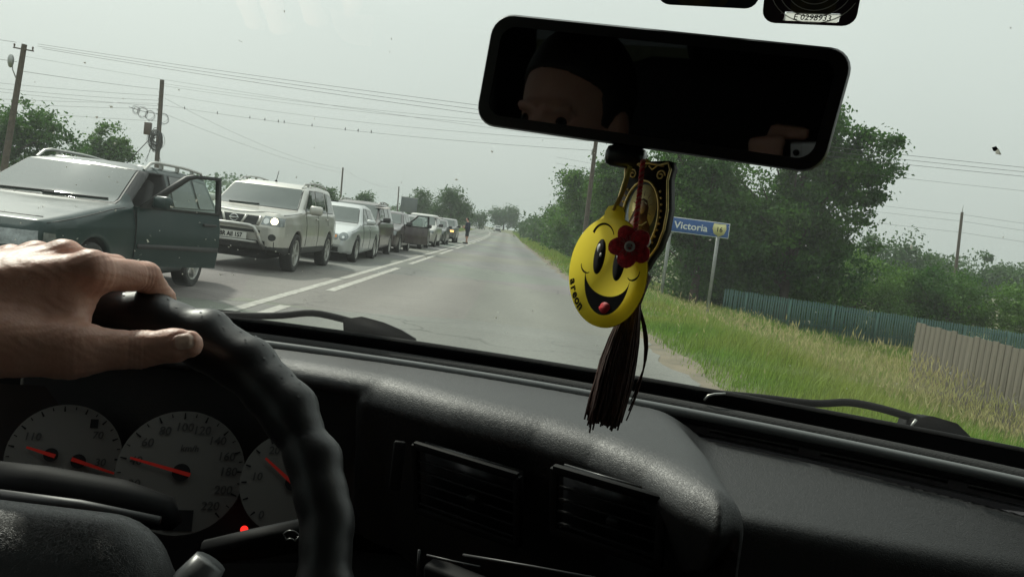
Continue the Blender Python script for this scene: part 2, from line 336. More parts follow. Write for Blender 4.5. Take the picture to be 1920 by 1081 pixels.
# asphalt: pale, dusty, with patches, tyre wear and fine grain
def asphalt(name, c1, c2):
    m, t, b = nodes(name); b.inputs['Roughness'].default_value = .85; b.inputs['Specular IOR Level'].default_value = .3
    tc = N(t, 'TexCoord'); mp = N(t, 'Mapping'); mp.inputs['Scale'].default_value = (1, .22, 1); t.links.new(tc.outputs['Object'], mp.inputs['Vector'])
    n1 = N(t, 'TexNoise', Scale=.55, Detail=6.0, Roughness=.6); t.links.new(mp.outputs['Vector'], n1.inputs['Vector'])
    n2 = N(t, 'TexNoise', Scale=38.0, Detail=5.0, Roughness=.75); t.links.new(tc.outputs['Object'], n2.inputs['Vector'])
    n3 = N(t, 'TexVoronoi', Scale=.16); t.links.new(tc.outputs['Object'], n3.inputs['Vector'])
    mr = N(t, 'MapRange'); mr.inputs['From Min'].default_value = .3; mr.inputs['From Max'].default_value = .7; t.links.new(n1.outputs['Fac'], mr.inputs['Value'])
    mx = N(t, 'MixRGB'); mx.inputs['Color1'].default_value = rgba(c1); mx.inputs['Color2'].default_value = rgba(c2); t.links.new(mr.outputs['Result'], mx.inputs['Fac'])
    m2 = N(t, 'MixRGB', blend_type='OVERLAY'); m2.inputs['Fac'].default_value = .55; t.links.new(mx.outputs['Color'], m2.inputs['Color1']); t.links.new(n2.outputs['Fac'], m2.inputs['Color2'])
    m3 = N(t, 'MixRGB', blend_type='MULTIPLY'); m3.inputs['Fac'].default_value = .12; t.links.new(m2.outputs['Color'], m3.inputs['Color1']); t.links.new(n3.outputs['Color'], m3.inputs['Color2'])
    # polished wheel tracks, mended strips and cracks
    sx_ = N(t, 'SeparateXYZ'); t.links.new(tc.outputs['Object'], sx_.inputs['Vector']); wv = N(t, 'Math', operation='MULTIPLY'); wv.inputs[1].default_value = 3.6; t.links.new(sx_.outputs['X'], wv.inputs[0]); sn = N(t, 'Math', operation='SINE'); t.links.new(wv.outputs[0], sn.inputs[0])
    tw = N(t, 'MapRange'); tw.inputs['From Min'].default_value = -1; tw.inputs['To Min'].default_value = .84; tw.inputs['To Max'].default_value = 1.10; t.links.new(sn.outputs[0], tw.inputs['Value'])
    sc_ = N(t, 'VectorMath', operation='SCALE'); t.links.new(m3.outputs['Color'], sc_.inputs[0]); t.links.new(tw.outputs['Result'], sc_.inputs['Scale'])
    wn_ = N(t, 'TexNoise', Scale=1.1, Detail=4.0); t.links.new(tc.outputs['Object'], wn_.inputs['Vector']); ma = N(t, 'MixRGB'); ma.inputs['Fac'].default_value = .5; t.links.new(tc.outputs['Object'], ma.inputs['Color1']); t.links.new(wn_.outputs['Color'], ma.inputs['Color2'])
    ck = N(t, 'TexVoronoi', Scale=.9); ck.feature = 'DISTANCE_TO_EDGE'; t.links.new(ma.outputs['Color'], ck.inputs['Vector']); cm = N(t, 'MapRange'); cm.inputs['From Max'].default_value = .012; cm.inputs['To Min'].default_value = .55; t.links.new(ck.outputs['Distance'], cm.inputs['Value'])
    pn = N(t, 'TexNoise', Scale=.12, Detail=2.0); t.links.new(tc.outputs['Object'], pn.inputs['Vector']); pm = N(t, 'MapRange'); pm.inputs['From Min'].default_value = .45; pm.inputs['From Max'].default_value = .55; t.links.new(pn.outputs['Fac'], pm.inputs['Value'])
    cmx = N(t, 'MixRGB'); cmx.inputs['Color2'].default_value = (1, 1, 1, 1); t.links.new(pm.outputs['Result'], cmx.inputs['Fac']); t.links.new(cm.outputs['Result'], cmx.inputs['Color1'])
    m4 = N(t, 'MixRGB', blend_type='MULTIPLY'); m4.inputs['Fac'].default_value = 1.0; t.links.new(sc_.outputs['Vector'], m4.inputs['Color1']); t.links.new(cmx.outputs['Color'], m4.inputs['Color2']); t.links.new(m4.outputs['Color'], b.inputs['Base Color'])
    bp = N(t, 'Bump', Strength=.35, Distance=.006); t.links.new(n2.outputs['Fac'], bp.inputs['Height']); t.links.new(bp.outputs['Normal'], b.inputs['Normal'])
    MATS[name] = m; return m
asphalt('asphalt', (.205, .207, .185), (.145, .148, .134))
pmat('line_paint', (.46, .45, .40), .75, col2=(.22, .21, .19), vscale=9.0, bump=.2, bscale=60, detail=6)
pmat('dirt', (.20, .165, .115), .95, col2=(.11, .10, .07), vscale=2.2, bump=.5, bscale=25, detail=6)
pmat('soil', (.085, .105, .035), .95, col2=(.14, .13, .06), vscale=.6, bump=.5, bscale=12, detail=6)
leafmat('grass', (.135, .26, .034), (.25, .28, .06), .3, .3, .35)
leafmat('grass_dry', (.44, .38, .20), (.32, .32, .13), .4, .3, .3)
leafmat('leaf_walnut', (.024, .082, .010), (.070, .165, .020), .45, .42, .4)
leafmat('leaf_hedge', (.032, .098, .014), (.10, .20, .030), .4, .4, .4)
leafmat('leaf_bright', (.125, .24, .036), (.055, .135, .022), .3, .38, .35)
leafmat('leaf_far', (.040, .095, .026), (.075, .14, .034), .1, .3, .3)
pmat('bark', (.075, .055, .042), .9, col2=(.04, .03, .024), vscale=5, bump=.6, bscale=18)
pmat('pole_wood', (.12, .095, .075), .9, col2=(.07, .058, .048), vscale=6, bump=.4, bscale=30)
pmat('pole_concrete', (.20, .19, .17), .9, var=.25, vscale=4, bump=.3, bscale=30)
pmat('wire', (.07, .07, .07), .6)
pmat('ceramic', (.10, .07, .055), .3)
pmat('steel', (.34, .35, .34), .45, .8, var=.15, vscale=6)
pmat('fence_teal', (.070, .155, .125), .75, col2=(.05, .105, .09), vscale=6, island=.25, bump=.1, bscale=40, vmap=(1, 1, .15))
pmat('fence_grey', (.165, .148, .112), .9, objrand=.10, col2=(.085, .076, .058), vscale=9, bump=.12, bscale=40, vmap=(1, 1.4, .10), detail=6)
pmat('sign_blue', (.012, .075, .27), .45, var=.12, vscale=5)
pmat('sign_white', (.62, .64, .62), .5)
pmat('sign_yellow', (.62, .58, .28), .5)
pmat('black_print', (.010, .010, .011), .85, spec=.15)
pmat('billboard', (.12, .135, .14), .8, var=.15, vscale=1)

# ------------------------------------------------------------------ ground
def ground_z(X, Y):
    X = np.asarray(X, float); Y = np.asarray(Y, float)
    s = np.clip((X-2.4)/6.2, 0, 1); drop = -1.08*s*s*(3-2*s)
    s2 = np.clip((X-8.0)/5.0, 0, 1); drop = drop-0.60*s2*s2*(3-2*s2)
    fade = np.clip(1-(Y-60)/60, 0, 1); drop = drop*(0.25+0.75*fade)
    l = np.clip((-X-7.0)/3.0, 0, 1); drop = drop-0.12*l
    return drop+road_z(Y)
def road_z(Y):
    Y = np.asarray(Y, float); t = np.clip((Y-70)/170, 0, 1.6); return 0.95*t*t*(3-2*np.clip(t, 0, 1))
def road_x(Y):
    """sideways bend of the road far ahead"""
    Y = np.asarray(Y, float); t = np.clip(Y-130, 0, 400); return -0.00035*t*t
xs = np.concatenate([np.linspace(-900, -60, 12), np.linspace(-50, -10, 12), np.linspace(-9, 16, 52), np.linspace(18, 60, 16), np.linspace(80, 900, 12)])
ys = np.concatenate([np.linspace(-60, 2, 10), np.linspace(3, 60, 58), np.linspace(63, 300, 50), np.linspace(340, 3000, 20)])
gx, gy = np.meshgrid(xs, ys, indexing='ij')
gz = ground_z(gx-road_x(gy), gy)-0.03+0.03*np.sin(gx*1.7)*np.cos(gy*1.1)*np.clip((gx-3)/2, 0, 1)
g = MB(); g.grid(np.stack([gx, gy, gz], -1), flip=False)
tag(g.build('ground', MATS['soil'], smooth=True), kind='structure')
def strip(name, x0, x1, ys, dz, mat, nx=2, wob=None, parent=None):
    ys = np.asarray(ys, float); u = np.linspace(0, 1, nx)[:, None]
    a = np.broadcast_to(np.asarray(x0, float), ys.shape); b = np.broadcast_to(np.asarray(x1, float), ys.shape)
    X = a+(b-a)*u+road_x(ys)[None, :]; Yg = np.broadcast_to(ys, X.shape); Z = np.broadcast_to(road_z(ys), X.shape)+dz
    m = MB(); m.grid(np.stack([X, Yg, Z], -1)); return m.build(name, mat, parent, smooth=True)
ry = np.concatenate([np.linspace(-40, 60, 401), np.linspace(60.5, 420, 260)])
ragged = 0.07*np.sin(ry*1.9)+0.05*np.sin(ry*4.7+1)+0.03*np.sin(ry*11.3+2)+0.10*np.exp(-((ry-19)/3)**2)
strip('dirt_shoulder', -7.6, 2.20+0.08*np.sin(ry*.8)+0.06*np.sin(ry*2.9)+.55*np.exp(-((ry-20)/3.2)**2), ry, 0.004, MATS['dirt'])['kind'] = 'structure'
road = strip('road', -6.7, 1.92+ragged, ry, 0.010, MATS['asphalt'], nx=24); road['kind'] = 'structure'
strip('centre_line', -2.85, -2.72, np.concatenate([np.linspace(-20, 60, 160), np.linspace(61, 400, 170)]), 0.0145, MATS['line_paint'], parent=road)
for k in range(-1, 12):
    y0 = 12.2+k*10.15
    strip('lane_dash', -2.535, -2.40, np.linspace(y0, y0+7.7, 12), 0.0145, MATS['line_paint'], parent=road)
# ------------------------------------------------------------------ grass on the verge
def blades(n, xr, yr, hr, wd, lean, rng, dens=None):
    X = rng.uniform(*xr, n); Y = yr[0]+(yr[1]-yr[0])*rng.random(n)**1.6
    if dens is not None:
        keep = rng.random(n) < dens(X, Y); X = X[keep]; Y = Y[keep]; n = len(X)
    Z = ground_z(X-road_x(Y), Y)-.03
    patch = .75+.35*np.sin(X*.9+1.3*np.sin(Y*.35))*np.cos(Y*.5+X*.3)
    h = rng.uniform(*hr, n)*np.clip(patch, .45, 1.2)*np.clip((X-road_x(Y)-2.0)/1.6, .28, 1); a = rng.uniform(0, 2*math.pi, n); wd = wd*rng.uniform(.6, 1.3, n)*(1+Y/28)
    ln = rng.normal(0, lean, (n, 2))*h[:, None]+np.stack([.10*h, -.05*h], 1)
    dx = np.cos(a)*wd/2; dy = np.sin(a)*wd/2; B = np.stack([X, Y, Z], 1); D = np.stack([dx, dy, 0*dx], 1)
    mid = B+np.stack([ln[:, 0]*.35, ln[:, 1]*.35, h*.6], 1); tip = B+np.stack([ln[:, 0], ln[:, 1], h], 1)
    V = np.stack([B-D, B+D, mid-D*.8, mid+D*.8, tip], 1).reshape(-1, 3); i = np.arange(n)[:, None]*5
    return V, i+np.array([[0, 1, 3, 2]]), i+np.array([[2, 3, 4]]), (tip, h)
rng = np.random.default_rng(3)
edge = lambda X, Y: np.clip((X-road_x(Y)-2.02)/.7, 0, 1)
Vs, Qs, Ts, base = [], [], [], 0
for n, xr, yr, hr, wd in ((80000, (1.95, 10.0), (4.3, 15), (.16, .46), .0075), (60000, (1.95, 13), (13, 33), (.16, .40), .0085), (26000, (8, 26), (26, 36), (.35, .65), .010), (26000, (2.0, 13), (30, 110), (.25, .5), .011)):
    V, q, t, _ = blades(n, xr, yr, hr, wd, .22, rng, edge); Vs.append(V); Qs.append(q+base); Ts.append(t+base); base += len(V)
tag(obj('grass', mesh_np('grass', np.concatenate(Vs), [np.concatenate(Qs), np.concatenate(Ts)], True), MATS['grass']), 'tall green grass covering the sloping verge right of the road', 'grass', kind='stuff')
# seed heads: dry stalks with a narrow pale ear
Vs, Qs, Ts, base = [], [], [], 0
for n, xr, yr, hr, wd in ((2600, (4.0, 7.6), (6.0, 14), (.45, .80), .004), (1900, (6.3, 7.6), (5.5, 15.2), (.5, .90), .004), (3200, (3.6, 12), (13, 33), (.35, .60), .0045), (900, (2.6, 6), (5, 20), (.35, .55), .004)):
    V, q, t, (tip, h) = blades(n, xr, yr, hr, wd, .13, rng, lambda X, Y: np.clip((np.sin(X*.8+Y*.23)+np.sin(Y*.6)+1.2)/2.4, .08, 1)); Vs.append(V); Qs.append(q+base); Ts.append(t+base); base += len(V)
    m = len(tip); L = .10*h+.05; ww = .006*(1+tip[:, 1]/40); d = np.stack([rng.normal(0, .35, m)*L, rng.normal(0, .2, m)*L, L], 1)
    c = np.stack([ww, 0*ww, 0*ww], 1); E_ = np.stack([tip, tip+d*.45+c, tip+d, tip+d*.45-c], 1).reshape(-1, 3)
    Vs.append(E_); Qs.append(np.arange(m)[:, None]*4+np.array([[0, 1, 2, 3]])+base); base += len(E_)
tag(obj('dry_grass', mesh_np('dry_grass', np.concatenate(Vs), [np.concatenate(Qs), np.concatenate(Ts)], True), MATS['grass_dry']), 'pale dry grass stalks with seed heads among the green verge grass', 'grass', kind='stuff')
# short grass on the far side of the road
V, q, t, _ = blades(9000, (-12, -7.2), (30, 200), (.2, .5), .02, .2, rng); V2, q2, t2, _ = blades(9000, (2.0, 12), (100, 300), (.3, .7), .02, .2, rng)
n0 = len(V)
tag(obj('roadside_grass', mesh_np('roadside_grass', np.concatenate([V, V2]), [np.concatenate([q, q2+n0]), np.concatenate([t, t2+n0])], True), MATS['grass']), 'short grass along both road edges far ahead', 'grass', kind='stuff')
# ------------------------------------------------------------------ trees
def tree(name, label, cat, base, blobs, nclump, nleaf, leaf, mat, rng, trunk=.16, spread=.5, group=None, stems=1, limbs=14, droop=.35):
    """base point; blobs: (dx,dy,dz,rx,ry,rz) crown lobes; leaves gather in clumps at branch ends"""
    root = empty(name, base); tag(root, label, cat, group)
    blobs = np.array(blobs, float); vol = blobs[:, 3]*blobs[:, 4]*blobs[:, 5]; pick = rng.choice(len(blobs), nclump, p=vol/vol.sum())
    d = rng.normal(size=(nclump, 3)); d /= np.linalg.norm(d, axis=1)[:, None]; r = rng.random(nclump)**.45
    C = blobs[pick, :3]+d*r[:, None]*blobs[pick, 3:]*rng.uniform(.85, 1.12, (nclump, 1))
    C[:, 2] = np.maximum(C[:, 2], .15)
    # wood
    m = MB(); top = blobs[:, :3].mean(0)
    for s in range(stems):
        off = rng.normal(0, .12*stems**.5, 2) if stems > 1 else np.zeros(2)
        zt = max(.5, top[2]+.2*blobs[:, 5].mean()); ts = np.linspace(0, 1, 7)
        tp = np.stack([off[0]+(top[0]*.6+off[0]*3)*ts**1.5+.05*np.sin(ts*7+s), off[1]+(top[1]*.6+off[1]*3)*ts**1.5, ts*zt-.15], 1)
        m.tube(tp, trunk*(1-.75*ts)+.012, 8)
        for k in rng.choice(nclump, min(nclump, limbs), replace=False):
            t0 = rng.uniform(.3, .95); a = np.array([np.interp(t0, ts, tp[:, i]) for i in range(3)]); b = C[k]
            u = np.linspace(0, 1, 5)[:, None]; p = a+(b-a)*u; p[:, 2] += (np.sin(u[:, 0]*math.pi)*.12*np.linalg.norm(b-a))*.6
            m.tube(p, trunk*.32*(1-.85*u[:, 0])+.006, 5, cap=False)
    m.build('trunk', MATS['bark'], root, smooth=True)
    # leaves
    wt = rng.random(nclump)**2+.08; sz = spread*rng.uniform(.45, 1.35, nclump); k = rng.choice(nclump, nleaf, p=wt/wt.sum()); Pp = C[k]+rng.normal(0, 1, (nleaf, 3))*sz[k][:, None]*np.array([1, 1, .6])
    Pp[:, 2] = np.maximum(Pp[:, 2], .05)
    ax = rng.normal(size=(nleaf, 3)); ax[:, 2] -= droop; ax /= np.linalg.norm(ax, axis=1)[:, None]
    sd = np.cross(ax, rng.normal(size=(nleaf, 3))); sd /= np.linalg.norm(sd, axis=1)[:, None]; nm = np.cross(ax, sd)
    L = leaf*rng.uniform(.6, 1.35, nleaf)[:, None]; W = L*.30
    V = np.stack([Pp, Pp+ax*L*.45+sd*W+nm*L*.10, Pp+ax*L, Pp+ax*L*.45-sd*W+nm*L*.10], 1).reshape(-1, 3); i = np.arange(nleaf)[:, None]*4
    me = mesh_np('crown', V, [np.concatenate([i+np.array([[0, 1, 2]]), i+np.array([[0, 2, 3]])])], False)
    obj('crown', me, mat, root); return root
def gpt(X, Y): return (X, Y, float(ground_z(X-road_x(Y), Y))-.03)
rt = np.random.default_rng(11)
L_ = MATS
tree('walnut_tree', 'tall leafy walnut tree behind the mirror, its crown rising highest on the right', 'tree', gpt(13.3, 39), [(-2.0, 0, 4.2, 3.4, 2.8, 2.9), (1.2, 0, 6.3, 2.6, 2.4, 3.0), (2.8, -.5, 8.1, 1.6, 1.8, 1.6), (-4.5, 0, 5.2, 2.6, 2.4, 3.2), (0, 0, 9.0, 2.6, 2.3, 1.9), (1.6, 0, 3.2, 2.6, 2.2, 1.8)], 560, 84000, .205, L_['leaf_walnut'], rt, .26, .34, limbs=60)
tree('roadside_tree', 'dense dark tree with a reddish trunk right behind the blue town sign', 'tree', gpt(8.6, 37), [(0, 0, 3.7, 2.2, 2.0, 2.6), (-.8, .6, 6.0, 2.0, 2, 2.0), (1.6, 1.5, 2.6, 2.2, 1.8, 2.0)], 280, 34000, .18, L_['leaf_walnut'], rt, .22, .36, limbs=30)
tree('roadside_tree', 'leafy tree standing just beyond the leaning wooden pole on the right', 'tree', gpt(6.9, 53), [(0, 0, 3.0, 2.2, 2.2, 2.6), (.6, 0, 5.6, 2.0, 2, 2.2), (-1.2, 0, 5.6, 1.3, 1.2, 1.8), (-.4, 0, 7.2, .9, .9, 1.0)], 300, 26000, .19, L_['leaf_hedge'], rt, .18, .38, limbs=30)
tree('roadside_bush', 'broad green bush at the foot of the leaning wooden pole', 'bush', gpt(6.3, 47.5), [(0, 0, 1.3, 2.0, 2.0, 1.5), (1.5, .8, 2.0, 2.0, 1.8, 2.0)], 180, 17000, .16, L_['leaf_hedge'], rt, .07, .36, stems=3)
tree('roadside_tree', 'round headed tree with a bare twig at its top, left of the wooden pole', 'tree', gpt(6.5, 67), [(0, 0, 2.8, 2.7, 2.6, 2.8), (.3, 0, 5.6, 2.1, 1.8, 2.2), (-1.4, 0, 6.0, 1.2, 1.2, 1.5), (-2.0, 0, 7.1, .45, .45, .7)], 280, 21000, .215, L_['leaf_hedge'], rt, .18, .42, limbs=26)
tree('roadside_tree', 'lower dark tree where the right-hand tree row starts to shrink', 'tree', gpt(6.4, 84), [(-.3, 0, 2.6, 3.0, 3.2, 2.8), (1.0, 0, 4.4, 2.6, 2, 2.2)], 200, 10000, .30, L_['leaf_hedge'], rt, .16, .5)
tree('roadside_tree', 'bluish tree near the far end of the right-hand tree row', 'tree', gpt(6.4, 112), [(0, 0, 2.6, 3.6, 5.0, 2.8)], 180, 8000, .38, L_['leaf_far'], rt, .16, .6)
tree('roadside_bush', 'low hedge bush at the far right road edge before the bend', 'bush', gpt(6.0, 150), [(0, 0, 1.6, 3.6, 9.0, 2.0)], 150, 6000, .45, L_['leaf_far'], rt, .1, .7, stems=3)
tree('shrub', 'bright green shrub behind the teal picket fence beside the walnut tree', 'bush', gpt(18.6, 44), [(0, 0, 1.9, 2.9, 2.2, 2.3), (-2.4, 1, 1.6, 2.2, 2, 1.9)], 280, 25000, .155, L_['leaf_bright'], rt, .07, .38, stems=4, group='shrubs behind the picket fence')
tree('shrub', 'large rounded shrub behind the teal picket fence, under the thin utility pole', 'bush', gpt(23.2, 45), [(0, 0, 1.9, 3.2, 2.4, 2.2), (2.0, 1, 1.9, 2.2, 2, 2.0)], 300, 27000, .155, L_['leaf_hedge'], rt, .07, .38, stems=4, group='shrubs behind the picket fence')
tree('shrub', 'bright green shrub cut by the right edge of the picture behind the picket fence', 'bush', gpt(28.6, 44), [(0, 0, 1.8, 2.8, 2.4, 2.0), (2.8, 0, 2.0, 2.4, 2, 2.0)], 260, 22000, .155, L_['leaf_bright'], rt, .07, .38, stems=4, group='shrubs behind the picket fence')
tree('shrub', 'dark shrub filling the shade behind the picket fence below the walnut tree', 'bush', gpt(13.4, 43), [(0, 0, 1.6, 3.2, 1.6, 1.9), (-3.2, -.5, 1.4, 2.4, 1.5, 1.7)], 260, 22000, .165, L_['leaf_walnut'], rt, .06, .36, stems=4, group='shrubs behind the picket fence')
far = np.random.default_rng(21)
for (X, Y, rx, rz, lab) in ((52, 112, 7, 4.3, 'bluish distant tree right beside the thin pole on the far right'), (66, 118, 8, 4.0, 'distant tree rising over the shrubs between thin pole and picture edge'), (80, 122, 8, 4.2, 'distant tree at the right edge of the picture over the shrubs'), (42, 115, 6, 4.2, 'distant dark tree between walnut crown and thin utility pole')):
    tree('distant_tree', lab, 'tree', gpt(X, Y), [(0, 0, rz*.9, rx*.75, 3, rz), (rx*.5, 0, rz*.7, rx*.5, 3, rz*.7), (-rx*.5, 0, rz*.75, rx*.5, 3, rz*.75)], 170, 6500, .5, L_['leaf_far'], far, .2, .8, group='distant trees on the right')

lt = np.random.default_rng(31)
tree('roadside_tree', 'big dark tree behind the green estate car at the left picture edge', 'tree', (-37.5, 60, -.2), [(-3, 0, 3.4, 3.0, 2.6, 2.6), (3.0, 0, 4.2, 2.2, 2.2, 2.6), (.6, 0, 3.0, 3.0, 2.4, 2.4), (4.8, 0, 2.8, 1.8, 2, 2.2)], 260, 15000, .26, L_['leaf_walnut'], lt, .2, .42, limbs=36)
tree('roadside_tree', 'small bushy tree between the street lamp pole and the cable pole', 'tree', (-36.2, 75, -.2), [(0, 0, 4.3, 1.6, 1.6, 2.1), (-1.2, 0, 3.2, 1.2, 1.5, 1.7), (1.0, 0, 4.0, 1.3, 1.4, 1.6)], 120, 7000, .26, L_['leaf_hedge'], lt, .16, .36)
tree('roadside_tree', 'dark low tree peeking over the silver saloon roof', 'tree', (-23.6, 110, 0), [(-.8, 0, 2.4, 2.2, 2, 1.8)], 90, 4000, .3, L_['leaf_far'], lt, .14, .45)
tree('roadside_tree', 'little round tree over the dark red car roofs', 'tree', (-22.4, 130, 0), [(0, 0, 2.9, 1.3, 1.3, 1.5)], 60, 2600, .3, L_['leaf_far'], lt, .14, .4)
tree('roadside_tree', 'tree beside the dark billboard behind the queue of cars', 'tree', (-15.6, 150, .5), [(0, 0, 3.8, 2.2, 2.2, 2.6), (-1.2, 0, 3.2, 1.6, 2, 1.8)], 110, 4600, .34, L_['leaf_far'], lt, .16, .5)
tree('roadside_tree', 'broad round tree above the end of the queue of cars', 'tree', (-9.5, 140, .4), [(0, 0, 4.3, 2.9, 2.6, 2.9), (2.0, 0, 3.0, 1.6, 2, 1.8), (-2.2, 0, 3.0, 1.4, 2, 1.8)], 160, 8000, .33, L_['leaf_far'], lt, .2, .5)
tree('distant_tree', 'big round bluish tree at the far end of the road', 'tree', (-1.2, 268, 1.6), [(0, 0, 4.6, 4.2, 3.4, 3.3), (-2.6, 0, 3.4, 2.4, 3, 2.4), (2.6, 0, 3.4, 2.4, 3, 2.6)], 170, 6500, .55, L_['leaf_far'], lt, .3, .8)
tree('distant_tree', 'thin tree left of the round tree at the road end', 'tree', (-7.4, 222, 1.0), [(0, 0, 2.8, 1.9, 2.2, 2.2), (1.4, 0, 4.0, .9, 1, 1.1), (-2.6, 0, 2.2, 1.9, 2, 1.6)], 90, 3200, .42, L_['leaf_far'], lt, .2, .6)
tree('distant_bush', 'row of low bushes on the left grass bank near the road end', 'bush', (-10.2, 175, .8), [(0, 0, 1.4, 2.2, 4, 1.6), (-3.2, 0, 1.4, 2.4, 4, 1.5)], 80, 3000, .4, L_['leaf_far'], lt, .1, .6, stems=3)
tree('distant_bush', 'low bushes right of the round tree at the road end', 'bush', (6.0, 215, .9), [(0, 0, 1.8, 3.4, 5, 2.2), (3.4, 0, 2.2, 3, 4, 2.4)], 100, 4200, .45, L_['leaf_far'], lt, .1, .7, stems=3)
hz_ = np.random.default_rng(41); Vt, Qt, b_ = [], [], 0
# wooded skyline a long way off on both sides, one mass
n = 26000; side = hz_.random(n) < .55
X = np.where(side, hz_.uniform(30, 420, n), hz_.uniform(-420, -16, n)); Y = 300+hz_.uniform(0, 30, n); Hh = 5.0+1.8*np.sin(X*.05)+1.2*np.sin(X*.17+1)+.8*np.sin(X*.41)
Pp = np.stack([X, Y, hz_.random(n)**.7*Hh+1.0], 1); a = hz_.normal(size=(n, 3)); a /= np.linalg.norm(a, axis=1)[:, None]; b = np.cross(a, hz_.normal(size=(n, 3))); b /= np.linalg.norm(b, axis=1)[:, None]; s_ = hz_.uniform(.6, 1.5, n)[:, None]
Vt = np.stack([Pp, Pp+a*s_*.5+b*s_*.5, Pp+a*s_, Pp+a*s_*.5-b*s_*.5], 1).reshape(-1, 3)
tag(obj('treeline', mesh_np('treeline', Vt, [np.arange(n)[:, None]*4+np.array([[0, 1, 2, 3]])]), L_['leaf_far']), 'far wooded skyline on both sides of the road', 'woods', kind='stuff')

# ------------------------------------------------------------------ poles and wires
def lin(a, b, n, sag=0.0):
    t = np.linspace(0, 1, n)[:, None]; p = np.array(a, float)+(np.array(b, float)-np.array(a, float))*t; p[:, 2] -= sag*4*t[:, 0]*(1-t[:, 0]); return p
def pole(label, base, top, r0, r1, mat):
    o = empty('utility_pole', base); tag(o, label, 'pole', 'utility poles along the road'); b = np.array(base, float); t = np.array(top, float)-b
    m = MB(); m.tube(lin((0, 0, -.3), t, 6), np.linspace(r0, r1, 6), 10); m.build('shaft', mat, o, smooth=True, auto=50); return o
def arm(o, c, half, thick=.05, insul=(-1, 1)):
    c = np.array(c, float); half = np.array(half, float); m = MB(); m.tube([c-half, c+half], thick, 6); m.build('crossarm', MATS['pole_wood'], o)
    for s in insul:
        m = MB(); p = c+half*s*.92; m.lathe([(0, .16), (.035, .15), (.05, .1), (.03, .07), (.045, .04), (.02, 0), (.02, -.03)], 8, p+np.array([0, 0, .04])); m.build('insulator', MATS['ceramic'], o, smooth=True)
A = pole('dark street lamp pole with a crossarm at the left picture edge', (-24.2, 40, -.2), (-23.62, 40, 7.05), .17, .12, MATS['pole_wood'])
arm(A, (.55, 0, 7.02), (.62, -.25, -.06), .035)
m = MB(); m.tube([(.40, -.1, 5.6), (.22, -.15, 6.0), (.20, -.2, 6.5)], .025, 6); m.build('lamp_bracket', MATS['steel'], A, smooth=True)
m = MB(); V_ = np.array([0, 0, 0]); m.lathe([(0, -.34), (.07, -.30), (.13, -.12), (.14, .08), (.09, .24), (0, .30)], 10, (.16, -.25, 6.40)); m.build('lamp_head', MATS['steel'], A, smooth=True)
B = pole('dark pole wrapped in loops and tangles of black cable behind the green estate car', (-26.1, 62, -.2), (-26.42, 62, 9.0), .18, .15, MATS['pole_wood'])
m = MB()
for k, (cx, cz, rr) in enumerate(((-1.75, 6.80, .25), (-1.28, 6.68, .36), (-.72, 6.52, .33), (.30, 6.40, .34))):
    th = np.linspace(0, 2*math.pi, 22); c0 = np.stack([cx+rr*np.cos(th)-.2, 0*th-.16, cz+rr*np.sin(th)], 1)
    for j in range(4): m.tube(c0*np.array([1, 1, 1])+np.array([.05*math.sin(j*2+k), .03*j, .05*math.cos(j*3+k)])+np.stack([.03*np.sin(th*2+j), 0*th, .04*np.sin(th+j*2)], 1), .010, 5, cap=False)
m.tube(lin((-2.5, -.1, 6.95), (-.2, 0, 6.75), 9, .1), .02, 5); m.build('cable_loop', MATS['wire'], B, smooth=True)
m = MB(); r_ = np.random.default_rng(5)
for k in range(26):
    th = np.linspace(0, 2*math.pi, 18); a = r_.uniform(.25, .62); b = r_.uniform(.3, .75); ph = r_.uniform(0, 6)
    m.tube(np.stack([-.30+a*np.cos(th)*r_.uniform(.6, 1)+r_.normal(0, .06), .18*np.sin(th+ph)-.1, 4.85+b*np.sin(th)+r_.normal(0, .15)], 1), r_.uniform(.014, .03), 5, cap=False)
for k in range(9):
    x0 = r_.normal(-.3, .2); m.tube(np.stack([x0+np.linspace(0, 1, 7)*r_.normal(0, .25), np.full(7, -.15), np.linspace(4.6, r_.uniform(3.0, 4.0), 7)], 1), .016, 5, cap=False)
m.build('cable_bundle', MATS['wire'], B, smooth=True)
m = MB(); m.bbox((-.95, -.15, 5.55), (.5, .3, .9), .04); m.build('junction_box', MATS['ceramic'], B)
for z in (8.3, 7.8, 7.4, 7.0, 6.7):
    m = MB(); m.box((-.30, 0, z), (.36, .10, .06)); m.build('bracket', MATS['steel'], B)
Cp = pole('slim dark pole over the silver off-road car roof', (-24.1, 120, 0), (-24.36, 120, 7.3), .15, .11, MATS['pole_wood'])
Dp = pole('thin distant pole beside the dark billboard', (-21.8, 165, .5), (-22.16, 165, 7.3), .16, .12, MATS['pole_wood'])
Ep = pole('leaning wooden pole with a white band at the roadside right of the road', (4.32, 46, -.15), (4.22, 46, 8.3), .15, .105, MATS['pole_wood'])
m = MB(); m.lathe([(.150, -.20), (.152, .2)], 14, (-.02, 0, 1.63)); m.build('white_band', MATS['sign_white'], Ep, smooth=True)
m = MB(); m.tube(lin((-.24, 0, 6.2), (-.1, 0, 6.1), 3), .03, 6); m.tube([(-.22, 0, 6.1), (-.22, 0, 6.45)], .035, 6); m.build('bracket', MATS['steel'], Ep)
Fp = pole('thin reddish utility pole rising from the shrubs on the far right', (41.0, 75, -1.5), (40.5, 75, 8.1), .16, .12, MATS['pole_wood'])
m = MB(); m.tube([(-.5, 0, 9.6), (-.5, 0, 10.2)], .03, 6); m.build('top_pin', MATS['steel'], Fp)
Gp = pole('utility pole beyond the right picture edge carrying the thick wires', (27.5, 33, -1.5), (27.3, 33, 6.6), .15, .11, MATS['pole_concrete'])
